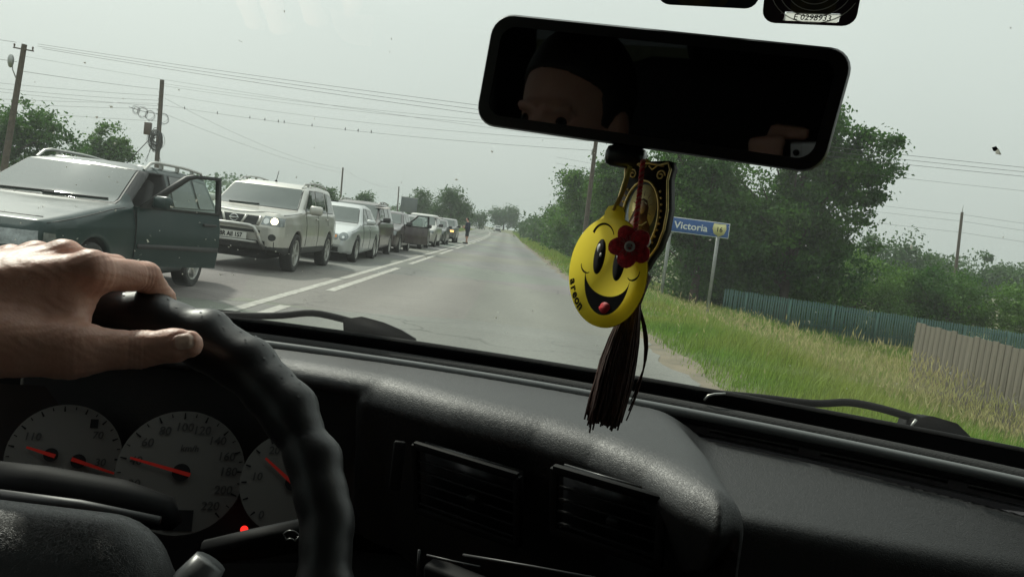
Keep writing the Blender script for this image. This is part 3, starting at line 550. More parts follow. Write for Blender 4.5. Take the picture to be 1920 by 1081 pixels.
def wires(label, runs, r=.018):
    for k, (a, b, sag) in enumerate(runs):
        m = MB(); m.tube(lin(a, b, 24, sag), r*.62, 4, cap=False); o = m.build('overhead_wire', MATS['wire']); tag(o, label[k] if isinstance(label, list) else label, 'wire', 'overhead wires')
wires(['topmost of the bundled wires running from the street lamp pole across the road', 'middle one of the bundled wires running from the street lamp pole across the road', 'lowest of the bundled wires running from the street lamp pole across the road'], [((-23.0, 40, 7.15), (27.3, 33, 6.5), .35), ((-23.0, 40, 7.05), (27.3, 33, 6.35), .42), ((-22.7, 39.9, 6.95), (27.3, 33, 6.2), .5)], .013)
wires('thin overhead wire below the bundled wires across the road', [((-23.6, 40, 6.5), (27.3, 33, 5.6), .5)], .008)
wires(['topmost wire from the cable pole crossing high over the road', 'second wire from the top of the cable pole crossing over the road', 'third wire from the cable pole, just above the one with birds'], [((-26.4, 62, 8.75), (4.25, 46, 7.35), .25), ((-26.4, 62, 8.6), (4.25, 46, 7.2), .3), ((-26.4, 62, 8.0), (4.25, 46, 6.7), .4)], .012)
wires('sagging wire with birds on it from the cable pole over the road', [((-26.3, 62, 7.2), (4.25, 46, 6.2), .35)], .014)
wires(['lower wire running down from the cable pole to the slim dark pole', 'upper wire running down from the cable pole to the slim dark pole'], [((-26.1, 62, 6.6), (-24.36, 120, 6.6), .5), ((-26.1, 62, 7.7), (-24.36, 120, 7.1), .8)], .014)
wires('wire between the slim dark pole and the thin distant pole', [((-24.36, 120, 7.2), (-22.16, 165, 7.2), .9)], .016)
wires(['straight cable slanting from the street lamp pole down to the cable pole', 'topmost drooping cable reaching the cable pole from the left picture edge', 'second drooping cable reaching the cable pole from the left picture edge', 'third drooping cable reaching the cable pole from the left picture edge', 'nearly straight cable rising from the left treetops to the cable pole', 'lower straight cable rising from the small left tree to the cable pole', 'lowest cable meeting the cable pole below its loops', 'cable running from the left picture edge to the street lamp bracket', 'topmost cable running from the left picture edge to the street lamp pole'], [((-23.75, 40, 5.8), (-26.42, 62, 8.3), .05), ((-60, 48, 7.0), (-26.42, 62, 7.85), .9), ((-60, 47, 6.7), (-26.42, 62, 7.5), 1.0), ((-60, 50, 6.4), (-26.42, 62, 7.1), .7), ((-60, 66, 5.2), (-26.3, 62, 7.3), .3), ((-60, 64, 4.6), (-26.3, 62, 6.9), .25), ((-70, 70, 5.6), (-26.3, 62, 6.0), .5), ((-60, 46, 8.4), (-23.9, 40, 6.2), .2), ((-60, 44, 9.0), (-24.0, 40, 7.1), .2)], .016)
wires(['top wire left of the thin reddish pole on the far right', 'middle wire left of the thin reddish pole on the far right', 'top wire right of the thin reddish pole on the far right', 'middle wire right of the thin reddish pole on the far right', 'lowest wire left of the thin reddish pole on the far right', 'lowest wire right of the thin reddish pole on the far right'], [((4.0, 84, 9.2), (40.5, 75, 7.9), .4), ((4.0, 84, 8.6), (40.5, 75, 7.3), .4), ((40.5, 75, 7.9), (90, 62, 7.6), .5), ((40.5, 75, 7.3), (90, 62, 6.8), .5), ((4.0, 84, 7.6), (40.5, 75, 6.3), .4), ((40.5, 75, 6.3), (90, 62, 5.6), .4)], .016)
bw = lin((-26.3, 62, 7.2), (4.25, 46, 6.2), 200, .35)
bird_me = None
for k, t in enumerate((.075, .17, .26, .30, .335, .35, .42, .50, .53, .56)):
    p = bw[int(t*199)]
    if bird_me is None:
        m = MB(); m.lathe([(0, -.02), (.035, .02), (.05, .07), (.04, .12), (.02, .15), (.028, .18), (.02, .21), (0, .22)], 8); m.box((.0, .06, -.02), (.03, .03, .12)); m.v = [v*.75 for v in m.v]; bird_me = m.mesh('bird', True); bird_me.materials.append(MATS['wire'])
    b_ = obj('bird', bird_me, None, None, tuple(p+np.array([0, 0, .0]))); tag(b_, ('first','second','third','fourth','fifth','sixth','seventh','eighth','ninth','tenth')[k]+' small bird from the cable pole, perched on the sagging wire', 'bird', 'birds on the wire')
# ------------------------------------------------------------------ billboard behind the queue
bb = empty('billboard', (-15.7, 131, 0)); tag(bb, 'dark grey billboard panel beside the thin distant pole', 'billboard')
m = MB(); m.bbox((0, 0, 3.35), (2.6, .12, 2.3), .02); m.build('panel', MATS['billboard'], bb)
m = MB(); m.bbox((0, .02, 4.55), (2.75, .16, .10), .01); m.build('top_rail', MATS['steel'], bb)
for x in (-.9, .9):
    m = MB(); m.box((x, .14, 1.1), (.14, .12, 2.6)); m.build('post', MATS['steel'], bb)
# ------------------------------------------------------------------ town sign
sg = empty('town_sign', (6.6, 31, -.6)); tag(sg, 'blue direction sign lettered 4 Victoria with a yellow 16 shield on two posts', 'sign')
sx0, sx1, sz0, sz1 = -1.55, 1.62, 2.57, 3.13
m = MB(); m.bbox((.035, 0, (sz0+sz1)/2), (sx1-sx0, .03, sz1-sz0), .008); m.build('plate', MATS['sign_white'], sg)
m = MB(); m.bbox((.035, -.018, (sz0+sz1)/2), (sx1-sx0-.05, .012, sz1-sz0-.05), .004); bluep = m.build('face', MATS['sign_blue'], sg)
me = text_mesh('lettering', '4 Victoria', .36, .002, 'LEFT', .006); vx = [v.co.x for v in me.vertices]; kx = 1.56/(max(vx)-min(vx)); t_ = obj('lettering', me, MATS['sign_white'], sg); t_.matrix_local = Matrix.Translation((-.76-min(vx)*kx, -.027, 2.84)) @ Matrix.Rotation(math.pi/2, 4, 'X') @ Matrix.Diagonal((kx, 1, 1, 1))
m = MB(); m.prism([(.98, 2.88), (1.05, 2.70), (1.24, 2.60), (1.43, 2.70), (1.50, 2.88), (1.47, 3.08), (1.24, 3.06), (1.01, 3.08)], .006, 'y', -.027); sh = m.build('shield', MATS['sign_yellow'], sg)
me = text_mesh('shield_number', '16', .25, .002, 'CENTER', .004); t_ = obj('shield_number', me, MATS['black_print'], sg); t_.matrix_local = Matrix.Translation((1.24, -.033, 2.86)) @ Matrix.Rotation(math.pi/2, 4, 'X')
for x in (-.56, 1.24):
    m = MB(); m.bbox((x, .05, 1.35), (.10, .05, 3.4), .01); m.box((x-.048, .03, 1.35), (.012, .08, 3.4)); m.box((x+.048, .03, 1.35), (.012, .08, 3.4)); m.build('post', MATS['steel'], sg)
# ------------------------------------------------------------------ picket fence, far side of the verge
pf = empty('picket_fence', (9.6, 35.4, 0), 0); tag(pf, 'weathered teal picket fence running behind the tall grass', 'fence')
pk = MB(); pk.prism([(-.036, -1.35), (.036, -1.35), (.036, -.05), (0, 0), (-.036, -.05)], .022, 'y'); pk_me = pk.mesh('picket'); pk_me.materials.append(MATS['fence_teal'])
rf = random.Random(3); N_P = 150
def ftop(x): return -.02-.022*x
for i in range(N_P):
    x = i*.105; o = obj('picket', pk_me, None, pf, (x+rf.uniform(-.008, .008), rf.uniform(-.006, .006)+x*-.02, ftop(x)+rf.uniform(-.025, .02))); o.rotation_euler = (rf.uniform(-.015, .015), rf.uniform(-.02, .02), 0)
for dz in (-.22, -1.0):
    m = MB(); L = N_P*.105; m.box((L/2, .03-L*.01, (ftop(0)+ftop(L))/2+dz), (math.hypot(L, L*.022), .035, .07), Matrix.Rotation(math.atan(.022), 3, 'Y')@Matrix.Rotation(-.02, 3, 'Z')); m.build('rail', MATS['fence_teal'], pf)
for i in range(9):
    x = .9+i*1.88; m = MB(); m.box((x, -.045-x*.02, ftop(x)-.72), (.10, .06, 1.3)); m.build('post', MATS['fence_teal'], pf)
# ------------------------------------------------------------------ grey board fence near the right edge
gf = empty('board_fence', (7.66, 15.0, 0)); tag(gf, 'weathered grey board fence running towards us in the tall grass on the right', 'fence')
rb = random.Random(9)
for i in range(48):
    y = -i*.165; top = .51-.023*i*.165/.165*.165+rb.uniform(-.02, .02); gz_ = -1.3; wdt = .157+rb.uniform(-.012, .006)
    m = MB(); m.bbox((0, 0, (top+gz_)/2), (.024, wdt+.008, top-gz_), .003)
    o = m.build('board', MATS['fence_grey'], gf, loc=(.02*i*.165+rb.uniform(-.002, .002), y, 0)); o.rotation_euler = (rb.uniform(-.004, .004), rb.uniform(-.004, .004), 0)
for z in (.22, -.45):
    m = MB(); m.box((.05+.08, -3.9, z-.09), (.05, 8.0, .08), Matrix.Rotation(.02, 3, 'X')); m.build('rail', MATS['fence_grey'], gf)

# ------------------------------------------------------------------ queue of cars
paint('paint_green', (.0035, .021, .0195), .10, .30, .03); MATS['paint_green'].node_tree.nodes['Principled BSDF'].inputs['Coat Weight'].default_value = .25; MATS['paint_green'].node_tree.nodes['Principled BSDF'].inputs['Specular IOR Level'].default_value = .3
paint('paint_silver', (.52, .51, .47), .55, .34, .35)
paint('paint_silver_blue', (.50, .52, .52), .6, .32, .25)
paint('paint_maroon', (.032, .018, .022), .3, .3, .3)
paint('paint_darkred', (.050, .034, .032), .3, .3, .3)
paint('paint_grey', (.16, .165, .165), .5, .34, .3)
paint('paint_dark', (.02, .022, .024), .2, .3, .3)
paint('paint_white', (.66, .67, .65), .0, .35, .25)
pmat('tyre', (.022, .022, .021), .85, var=.3, vscale=20)
pmat('alloy', (.42, .42, .40), .38, .85, var=.12, vscale=8)
pmat('black_plastic', (.028, .029, .029), .6, var=.2, vscale=10)
pmat('underbody', (.012, .012, .012), .9)
pmat('seal', (.012, .013, .013), .55)
pmat('chrome', (.62, .63, .62), .16, 1.0)
pmat('plate_white', (.60, .60, .56), .5)
pmat('lens', (.20, .22, .22), .10, .5, coat=1.0, var=.35, vscale=18)
pmat('amber', (.55, .20, .03), .2, coat=1.0)
emitmat('lamp_lit', (1.0, .82, .52), 4.0)
emitmat('lamp_amber', (1.0, .52, .18), 1.6)
pmat('seat_cloth', (.06, .06, .062), .9)
def carglass(name, col, dust):
    m, t, b = nodes(name); b.inputs['Roughness'].default_value = .04; b.inputs['IOR'].default_value = 1.65; b.inputs['Specular IOR Level'].default_value = .5
    tc = N(t, 'TexCoord'); nz = N(t, 'TexNoise', Scale=2.0, Detail=5.0); t.links.new(tc.outputs['Object'], nz.inputs['Vector'])
    mx = N(t, 'MixRGB'); mx.inputs['Color1'].default_value = rgba(col); mx.inputs['Color2'].default_value = rgba(dust); t.links.new(nz.outputs['Fac'], mx.inputs['Fac']); t.links.new(mx.outputs['Color'], b.inputs['Base Color'])
    MATS[name] = m; return m
carglass('screen_glass', (.03, .045, .04), (.085, .105, .092)); carglass('side_glass', (.02, .025, .025), (.06, .07, .065))
glassmat('clear_glass', (.72, .82, .78), 1.0)
# one wheel of 0.31 m radius, shared
def wheel_meshes():
    t = MB(); t.lathe([(.205, -.085), (.275, -.098), (.300, -.088), (.308, -.06), (.310, 0), (.308, .06), (.300, .088), (.275, .098), (.205, .085)], 32, axis='x', close=True)
    r = MB(); r.lathe([(.208, -.08), (.208, .088), (.190, .082), (.180, .03), (.06, .035), (0, .04)], 32, axis='x')
    for k in range(5):
        a = k*2*math.pi/5+.3; R_ = Matrix.Rotation(a, 3, 'X'); r.bbox((.062, 0, 0)+np.array(R_@Vector((0, 0, .115)))*1.0, (.026, .052, .155), .008, R_)
    r.lathe([(.0, .085), (.045, .08), (.05, .05)], 14, axis='x')
    a = t.mesh('tyre', True); b = r.mesh('rim', True); b.set_sharp_from_angle(angle=math.radians(35)); a.materials.append(MATS['tyre']); b.materials.append(MATS['alloy']); return a, b
TYRE, RIM = wheel_meshes()
class Car:
    def __init__(s, name, label, loc, spec, paintmat, h=.022, rz=0.0, group='cars queuing in the oncoming lane', cat='car'):
        s.sp = spec; s.root = empty(name, loc, rz); tag(s.root, label, cat, group); s.paint = MATS[paintmat]
        L, W = spec['L'], spec['W']
        V, Q = surfnet(s.f, (-W/2-.09, -.12, .08), (W/2+.09, L+.12, spec['H']+.08), h)
        me = mesh_np('body', V, [Q], True); c = V[Q].mean(1)
        me.materials.append(s.paint); me.materials.append(MATS['underbody']); me.materials.append(MATS['black_plastic']); me.materials.append(MATS['seat_cloth'])
        mi = np.zeros(len(Q), np.int32)
        for ya in spec['ax']:
            mi[(np.hypot(c[:, 1]-ya, c[:, 2]-spec['r']) < spec['r']+.055) & (np.abs(c[:, 0]) < W/2-.05)] = 1
        e1 = V[Q[:, 2]]-V[Q[:, 0]]; e2 = V[Q[:, 3]]-V[Q[:, 1]]; nz = np.cross(e1, e2)[:, 2]; nz /= np.linalg.norm(np.cross(e1, e2), axis=1)+1e-9
        mi[(nz < -.75) & (c[:, 2] < .5)] = 1
        if 'clad' in spec: mi[(mi == 0) & (c[:, 2] < spec['clad'])] = 2
        if 'cav' in spec:
            y0, y1, z0, z1, x0 = spec['cav']; mi[(c[:, 1] > y0-.02) & (c[:, 1] < y1+.02) & (c[:, 2] > z0-.02) & (c[:, 2] < z1+.02) & (c[:, 0] > x0-.02) & (c[:, 0] < W/2-.055)] = 3
        me.polygons.foreach_set('material_index', mi); obj('body', me, None, s.root)
    def f(s, x, y, z):
        p = s.sp; W = p['W']/2; ax = np.abs(x)
        pl = np.interp(y, p['plan'][0], p['plan'][1]); zz = np.interp(z, p['tum'][0], p['tum'][1])
        fl = 0
        for ya in p['ax']: fl = fl+p.get('flare', .012)*np.exp(-(((y-ya)**2+(z-p['r'])**2)/.45**2)**2)
        lo = smax(sd_poly(p['lo'], y, z)-.03, ax-(W*pl+zz+fl), .09)
        gw = np.interp(z, p['gw'][0], p['gw'][1])*W*np.interp(y, p.get('gplan', p['plan'])[0], p.get('gplan', p['plan'])[1])
        gh = smax(sd_poly(p['gh'], y, z)-.03+p.get('bow', .12)*(ax/W)**2*np.where(y < 2.6, 1.0, 0.4)*.5, ax-gw, .08)
        d = smin(lo, gh, .04)
        for ya in p['ax']:
            d = smax(d, -np.maximum(np.sqrt((y-ya)**2+(z-p['r'])**2)-(p['r']+.045), .42-ax), .02)
        if 'cav' in p:
            y0, y1, z0, z1, x0 = p['cav']
            b = np.maximum(np.maximum(np.maximum(np.maximum(y0, 1.60+1.93*(z-.93))-y, y-y1), np.abs(z-(z0+z1)/2)-(z1-z0)/2), x0-x); d = smax(d, -b, .02)
        return d
    def cast(s, mode, a, b, off):
        """drop points (a,b) on the body from the front, the left side or above"""
        a = np.asarray(a, float); b = np.asarray(b, float); sh = a.shape; a = a.ravel(); b = b.ravel(); p = s.sp
        n = 90
        if mode == 'front': t = np.linspace(-.15, p['L']*.75, n); g = lambda t: (a[:, None], t, b[:, None]); mk = lambda t: np.stack([a, t, b], 1)
        elif mode == 'rear': t = np.linspace(p['L']+.15, p['L']*.3, n); g = lambda t: (a[:, None], t, b[:, None]); mk = lambda t: np.stack([a, t, b], 1)
        elif mode == 'side': t = np.linspace(p['W']/2+.15, .1, n); g = lambda t: (t, a[:, None], b[:, None]); mk = lambda t: np.stack([t, a, b], 1)
        else: t = np.linspace(p['H']+.1, .3, n); g = lambda t: (a[:, None], b[:, None], t); mk = lambda t: np.stack([a, b, t], 1)
        T = np.broadcast_to(t, (len(a), n)); D = np.broadcast_to(s.f(*g(T)), (len(a), n)); i = np.argmax(D < 0, 1); i = np.maximum(i, 1); k = np.arange(len(a))
        d0 = D[k, i-1]; d1 = D[k, i]; u = np.clip(d0/(d0-d1+1e-9), 0, 1); P = mk(T[k, i-1]+(T[k, i]-T[k, i-1])*u)
        e = .004; G = np.stack([s.f(*(P+dv).T)-s.f(*(P-dv).T) for dv in np.eye(3)*e], 1); G /= np.linalg.norm(G, axis=1)[:, None]+1e-9
        return (P+G*off).reshape(*sh, 3)
    def patch(s, name, mode, quad, mat, off=.004, n=10, m=8, parent=None, mirror=False, grow=0.0):
        q = np.array(quad, float)
        if grow:
            c = q.mean(0); q = c+(q-c)*(1+grow/np.maximum(.05, np.linalg.norm(q-c, axis=1)))[:, None]
        u = np.linspace(0, 1, n)[:, None, None]; v = np.linspace(0, 1, m)[None, :, None]
        g = (q[0]*(1-u)+q[1]*u)*(1-v)+(q[3]*(1-u)+q[2]*u)*v
        P = s.cast(mode, g[..., 0], g[..., 1], off); b = MB(); b.grid(P); o = b.build(name, mat, parent or s.root, smooth=True)
        if mirror:
            P2 = P.copy(); P2[..., 0] *= -1; b = MB(); b.grid(P2, True); b.build(name, mat, parent or s.root, smooth=True)
        return o
    def disc(s, name, mode, c, r, mat, off=.006, n=16, mirror=False, parent=None, ry=None):
        th = np.linspace(0, 2*math.pi, n+1)[:, None]; rr = np.linspace(0, 1, 4)[None, :]
        a = c[0]+r*rr*np.cos(th); bb = c[1]+(ry or r)*rr*np.sin(th); P = s.cast(mode, a, bb, off); P[..., :] += 0
        for sg_ in ((1, -1) if mirror else (1,)):
            Q_ = P.copy(); Q_[..., 0] *= sg_; b = MB(); b.grid(Q_, sg_ < 0); o = b.build(name, mat, parent or s.root, smooth=True)
        return o
    def window(s, name, mode, quad, mat, mirror=False, trim=.02):
        s.patch(name+'_seal', mode, quad, MATS['seal'], .003, 12, 10, None, mirror, trim); return s.patch(name, mode, quad, mat, .008, 12, 10, None, mirror)
    def wheels(s, k=1.0):
        sc = s.sp['r']/.31*k
        for ya in s.sp['ax']:
            for sd in (1, -1):
                w_ = empty('wheel', (sd*(s.sp['W']/2-.105), ya, s.sp['r']), 0, s.root); w_.rotation_euler = (RNG.uniform(0, 6), 0, 0 if sd > 0 else math.pi); w_.scale = (sc, sc, sc)
                obj('tyre', TYRE, None, w_); obj('rim', RIM, None, w_)
    def mirrors(s, y, z, mat=None, w=.22, h=.15):
        for sd in (1, -1):
            x = s.sp['W']/2; e = empty('wing_mirror', (sd*(x+.05), y, z), 0, s.root)
            m = MB(); m.bbox((sd*.06, 0, 0), (w, .13, h), .045); m.bbox((sd*-.06, .02, -.05), (.12, .06, .05), .015); m.build('housing', mat or s.paint, e, smooth=True)
            m = MB(); m.box((sd*.06, .067, 0), (w*.85, .006, h*.8)); m.build('glass', MATS['chrome'], e)
    def seams(s, lines, mode='side'):
        for ln in lines:
            ln = np.array(ln, float); t = np.linspace(0, len(ln)-1, 14); a = np.interp(t, range(len(ln)), ln[:, 0]); b = np.interp(t, range(len(ln)), ln[:, 1])
            P = s.cast(mode, a, b, .001); m = MB(); m.tube(P, .0055, 4); m.build('panel_gap', MATS['seal'], s.root)
    def handle(s, y, z):
        P = s.cast('side', np.array([y-.09, y, y+.09]), np.array([z, z, z]), .02); m = MB(); m.tube(P, .016, 6); m.build('door_handle', s.paint, s.root, smooth=True)
    def rails(s, x, y0, y1, z, mat, hgt=.06):
        for sd in (1, -1):
            m = MB(); ys_ = np.linspace(y0, y1, 14); zz = s.cast('top', np.full(14, x), ys_, 0)[:, 2]; zz = np.minimum(zz+hgt*np.clip(np.minimum(ys_-y0, y1-ys_)/.14, 0, 1), 9)
            m.tube(np.stack([np.full(14, sd*x), ys_, zz], 1), .018, 7)
            for yy in (y0+.45, (y0+y1)/2, y1-.45):
                zb = float(s.cast('top', np.array([x]), np.array([yy]), 0)[0, 2]); m.box((sd*x, yy, zb+hgt/2), (.03, .06, hgt))
            m.build('roof_rail', mat, s.root, smooth=True, auto=40)
    def wiper(s, x0, z0, x1, z1):
        P = s.cast('front', np.linspace(x0, x1, 8), np.linspace(z0, z1, 8), .018); m = MB(); m.tube(P, .011, 5); m.build('wiper', MATS['black_plastic'], s.root)
    def lowbits(s, z0, z1, hw):
        s.patch('lower_intake', 'front', [(-hw, z0), (hw, z0), (hw, z1), (-hw, z1)], MATS['black_plastic'], .004)
    def seal_bottom(s):
        L, W = s.sp['L'], s.sp['W']; m = MB(); m.box((0, L/2, .30), (W*.6, L*.92, .16)); m.build('chassis', MATS['underbody'], s.root)
def spec(kind, **k):
    if kind == 'estate':
        d = dict(L=4.60, W=1.72, H=1.45, r=.305, ax=(.86, 3.48), lo=[(.06, .28), (.03, .42), (.05, .60), (.09, .70), (.17, .765), (.9, .875), (1.45, .945), (1.7, .955), (3.0, .96), (4.42, .945), (4.54, .88), (4.57, .55), (4.5, .30), (4.2, .24), (.4, .22)],
            gh=[(1.28, .86), (1.40, .93), (2.22, 1.355), (2.60, 1.40), (3.4, 1.40), (4.15, 1.365), (4.52, .92), (4.4, .84)])
        d['tum'] = ([.1, .3, .55, .75, .97, 1.1], [-.06, -.025, 0, -.005, -.05, -.12]); d['gw'] = ([.8, .98, 1.36, 1.45], [.93, .915, .76, .70])
    elif kind == 'suv':
        d = dict(L=4.51, W=1.765, H=1.62, r=.345, ax=(.88, 3.50), flare=.03, lo=[(.07, .40), (.04, .52), (.04, .76), (.09, .90), (.18, .98), (.9, 1.035), (1.25, 1.06), (3.0, 1.07), (4.38, 1.07), (4.46, .98), (4.48, .5), (4.4, .38), (4.15, .34), (.4, .32)],
            gh=[(1.02, .98), (1.14, 1.05), (1.90, 1.50), (2.2, 1.56), (3.2, 1.585), (4.05, 1.555), (4.44, 1.08), (4.3, .98)])
        d['tum'] = ([.1, .4, .62, .85, 1.08, 1.2], [-.05, -.02, 0, -.005, -.045, -.12]); d['gw'] = ([.9, 1.08, 1.52, 1.62], [.93, .92, .80, .74])
    elif kind == 'saloon':
        d = dict(L=4.53, W=1.73, H=1.43, r=.315, ax=(.82, 3.53), lo=[(.08, .25), (.04, .40), (.06, .55), (.12, .64), (.24, .71), (.8, .83), (1.35, .90), (1.7, .925), (3.5, .93), (4.3, .91), (4.48, .80), (4.50, .5), (4.42, .28), (.45, .20)],
            gh=[(1.15, .80), (1.28, .88), (2.05, 1.31), (2.4, 1.37), (3.0, 1.38), (3.4, 1.33), (4.0, .95), (3.85, .84)])
        d['tum'] = ([.1, .3, .55, .75, .95, 1.1], [-.06, -.025, 0, -.01, -.06, -.12]); d['gw'] = ([.8, .95, 1.33, 1.43], [.93, .91, .74, .66])
    elif kind == 'mpv':
        d = dict(L=4.45, W=1.75, H=1.60, r=.31, ax=(.85, 3.45), lo=[(.08, .28), (.04, .42), (.05, .62), (.12, .76), (.25, .84), (.8, .96), (1.1, 1.02), (3.0, 1.03), (4.30, 1.02), (4.40, .92), (4.42, .5), (4.35, .3), (.4, .22)],
            gh=[(.85, .92), (1.0, 1.0), (1.85, 1.46), (2.2, 1.53), (3.2, 1.55), (4.0, 1.51), (4.38, 1.02), (4.25, .92)])
        d['tum'] = ([.1, .3, .6, .85, 1.05, 1.2], [-.06, -.025, 0, -.005, -.05, -.12]); d['gw'] = ([.9, 1.05, 1.48, 1.6], [.93, .92, .77, .70])
    L = d['L']; d['plan'] = ([-.2, 0, .10, .25, .55, 1.0, L-.6, L-.2, L, L+.2], [.50, .74, .86, .925, .975, 1.0, 1.0, .95, .83, .6])
    d['gplan'] = ([0, 1.2, 2.2, L-1.0, L], [.93, .97, 1.0, 1.0, .93]); d.update(k); return d
QUEUE = 'cars queuing in the oncoming lane'
# -- green estate car with its door open
es = spec('estate', cav=(1.78, 2.72, .42, 1.335, .12))
c1 = Car('estate_car', 'dark green estate car with roof rails and its front door open, nearest in the queue', (-4.71, 7.05, 0), es, 'paint_green', .020)
c1.window('windscreen', 'front', [(-.70, .985), (.70, .985), (.585, 1.34), (-.585, 1.34)], MATS['screen_glass'], False, .022)
c1.window('rear_side_window', 'side', [(2.82, .985), (3.55, .985), (3.50, 1.33), (2.86, 1.335)], MATS['side_glass'])
c1.window('quarter_window', 'side', [(3.64, .985), (4.26, .985), (4.05, 1.30), (3.60, 1.325)], MATS['side_glass'])
for sd in (1, -1):
    c1.patch('headlight', 'front', [(sd*.42, .56), (sd*.74, .57), (sd*.73, .70), (sd*.42, .695)], MATS['lens'], .006)
c1.patch('grille', 'front', [(-.40, .57), (.40, .57), (.40, .695), (-.40, .695)], MATS['black_plastic'], .005)
c1.patch('bumper_strip', 'front', [(-.80, .40), (.80, .40), (.80, .50), (-.80, .50)], MATS['black_plastic'], .010, 18)
c1.patch('indicator', 'front', [(.755, .58), (.80, .585), (.795, .68), (.755, .69)], MATS['lens'], .006)
c1.lowbits(.28, .36, .6); c1.wheels(); c1.rails(.60, 2.35, 4.2, 1.45, MATS['alloy'], .07); c1.seal_bottom()
c1.wiper(-.55, .995, .10, 1.01); c1.wiper(.0, .995, .62, 1.005)
c1.seams([[(.20, .77), (1.30, .93), (1.55, .95)], [(2.76, .32), (2.78, .95)], [(3.45, .80), (3.62, .96)], [(1.76, .35), (1.72, .60), (1.70, .93)]]); c1.handle(3.36, .86)
c1.seams([[(-.66, .30), (.66, .30)]], 'top')
m = MB(); P_ = c1.cast('top', np.array([.10]), np.array([3.0]), 0)[0]; m.tube(lin(P_, P_+np.array([.10, .30, .32]), 3), .006, 5); m.build('aerial', MATS['black_plastic'], c1.root)
m = MB(); m.bbox((.36, 2.42, .62), (.46, .5, .16), .05); m.bbox((.36, 2.62, .98), (.44, .14, .58), .05, Matrix.Rotation(-.25, 3, 'X')); m.bbox((.36, 2.70, 1.27), (.26, .10, .16), .04); m.build('seat', MATS['seat_cloth'], c1.root, smooth=True)
m = MB(); th = np.linspace(0, 2*math.pi, 20); m.tube(np.stack([.36+.18*np.cos(th), 1.98+.08*np.sin(th), .92+.16*np.sin(th)], 1), .014, 6); m.build('steering_wheel', MATS['black_plastic'], c1.root, smooth=True)
def ring(m, outer, inner, t):
    o = np.array(outer, float); i = np.array(inner, float); n = len(o); z = lambda p, k: np.stack([np.full(n, k), p[:, 0], p[:, 1]], 1)
    V = np.concatenate([z(o, t/2), z(i, t/2), z(o, -t/2), z(i, -t/2)]); F = []
    for a in range(n):
        b = (a+1) % n; F += [(a, b, n+b, n+a), (2*n+a, 3*n+a, 3*n+b, 2*n+b), (a, 2*n+a, 2*n+b, b), (n+a, n+b, 3*n+b, 3*n+a)]
    m.add(V, F)
dr = empty('front_door', (.835, 1.72, 0), -math.radians(29), c1.root)
m = MB(); nz_ = 9; zz = np.linspace(.35, .965, nz_); bul = .045*np.sin(np.clip((zz-.30)/.70, 0, 1)*math.pi)
for sgn, o_ in ((1, 0), (-1, -.07)):
    g_ = np.stack([np.stack([o_+(bul if sgn > 0 else 0*bul), np.full(nz_, s_), zz], 1) for s_ in np.linspace(0, 1.10, 8)], 0); m.grid(g_, sgn < 0)
m.box((-.035, 1.10, .657), (.075, .012, .612)); m.box((-.035, 0, .657), (.075, .012, .612)); m.box((-.03, .55, .963), (.10, 1.10, .012)); m.box((-.03, .55, .352), (.09, 1.10, .012)); m.build('door_panel', MATS['paint_green'], dr, smooth=True, auto=30)
m = MB(); ring(m, [(.02, .96), (.58, 1.355), (.70, 1.385), (1.06, 1.395), (1.11, .96)], [(.15, .985), (.62, 1.315), (.72, 1.345), (1.02, 1.355), (1.06, .985)], .05); m.build('window_frame', MATS['seal'], dr, smooth=False)
m = MB(); m.add([(0, .14, .98), (0, .62, 1.32), (0, .72, 1.35), (0, 1.025, 1.36), (0, 1.065, .98)], [(0, 1, 2, 3, 4)]); m.build('window_pane', MATS['clear_glass'], dr)
m = MB(); m.bbox((.15, .20, 1.04), (.23, .11, .14), .04); m.bbox((.03, .20, 1.0), (.10, .07, .05), .015); m.build('wing_mirror', MATS['paint_green'], dr, smooth=True)
m = MB(); m.box((.052, .55, .56), (.018, 1.06, .05)); m.build('rub_strip', MATS['black_plastic'], dr)
m = MB(); m.bbox((.05, .94, .84), (.03, .18, .03), .008); m.build('door_handle', MATS['black_plastic'], dr)
# -- silver off-road car
c2 = Car('off_road_car', 'silver off-road car with a chrome bull bar and one headlight shining, second in the queue', (-4.56, 13.98, 0), spec('suv', clad=.44), 'paint_silver', .022)
c2.window('windscreen', 'front', [(-.725, 1.10), (.725, 1.10), (.635, 1.485), (-.635, 1.485)], MATS['screen_glass'], False, .022)
c2.window('front_side_window', 'side', [(1.62, 1.10), (2.42, 1.10), (2.42, 1.49), (2.10, 1.475)], MATS['side_glass'], True)
c2.window('rear_side_window', 'side', [(2.52, 1.10), (3.28, 1.10), (3.25, 1.49), (2.52, 1.50)], MATS['side_glass'], True)
c2.window('quarter_window', 'side', [(3.40, 1.10), (4.12, 1.10), (3.98, 1.45), (3.36, 1.485)], MATS['side_glass'], True)
for sd in (1, -1): c2.patch('headlight_housing', 'front', [(sd*.46, .80), (sd*.80, .79), (sd*.80, .935), (sd*.50, .95)], MATS['lens'], .008, 12, 10)
c2.disc('headlight_bulb', 'front', (.67, .87), .055, MATS['lamp_lit'], .016)
c2.disc('headlight_bulb', 'front', (-.67, .87), .055, MATS['lens'], .016); c2.disc('headlight_reflector', 'front', (.545, .862), .05, MATS['chrome'], .014, mirror=True)
c2.patch('grille', 'front', [(-.42, .78), (.42, .78), (.40, .93), (-.40, .93)], MATS['black_plastic'], .006)
for sd in (1, -1): 
    P_ = c2.cast('front', np.array([sd*.14, sd*.20]), np.array([.785, .925]), .015); m = MB(); m.tube(P_, .022, 6); m.build('grille_bar', c2.paint, c2.root)
    P_ = c2.cast('front', np.array([sd*.41, sd*.44]), np.array([.785, .925]), .012); m = MB(); m.tube(P_, .025, 6); m.build('grille_bar', c2.paint, c2.root)
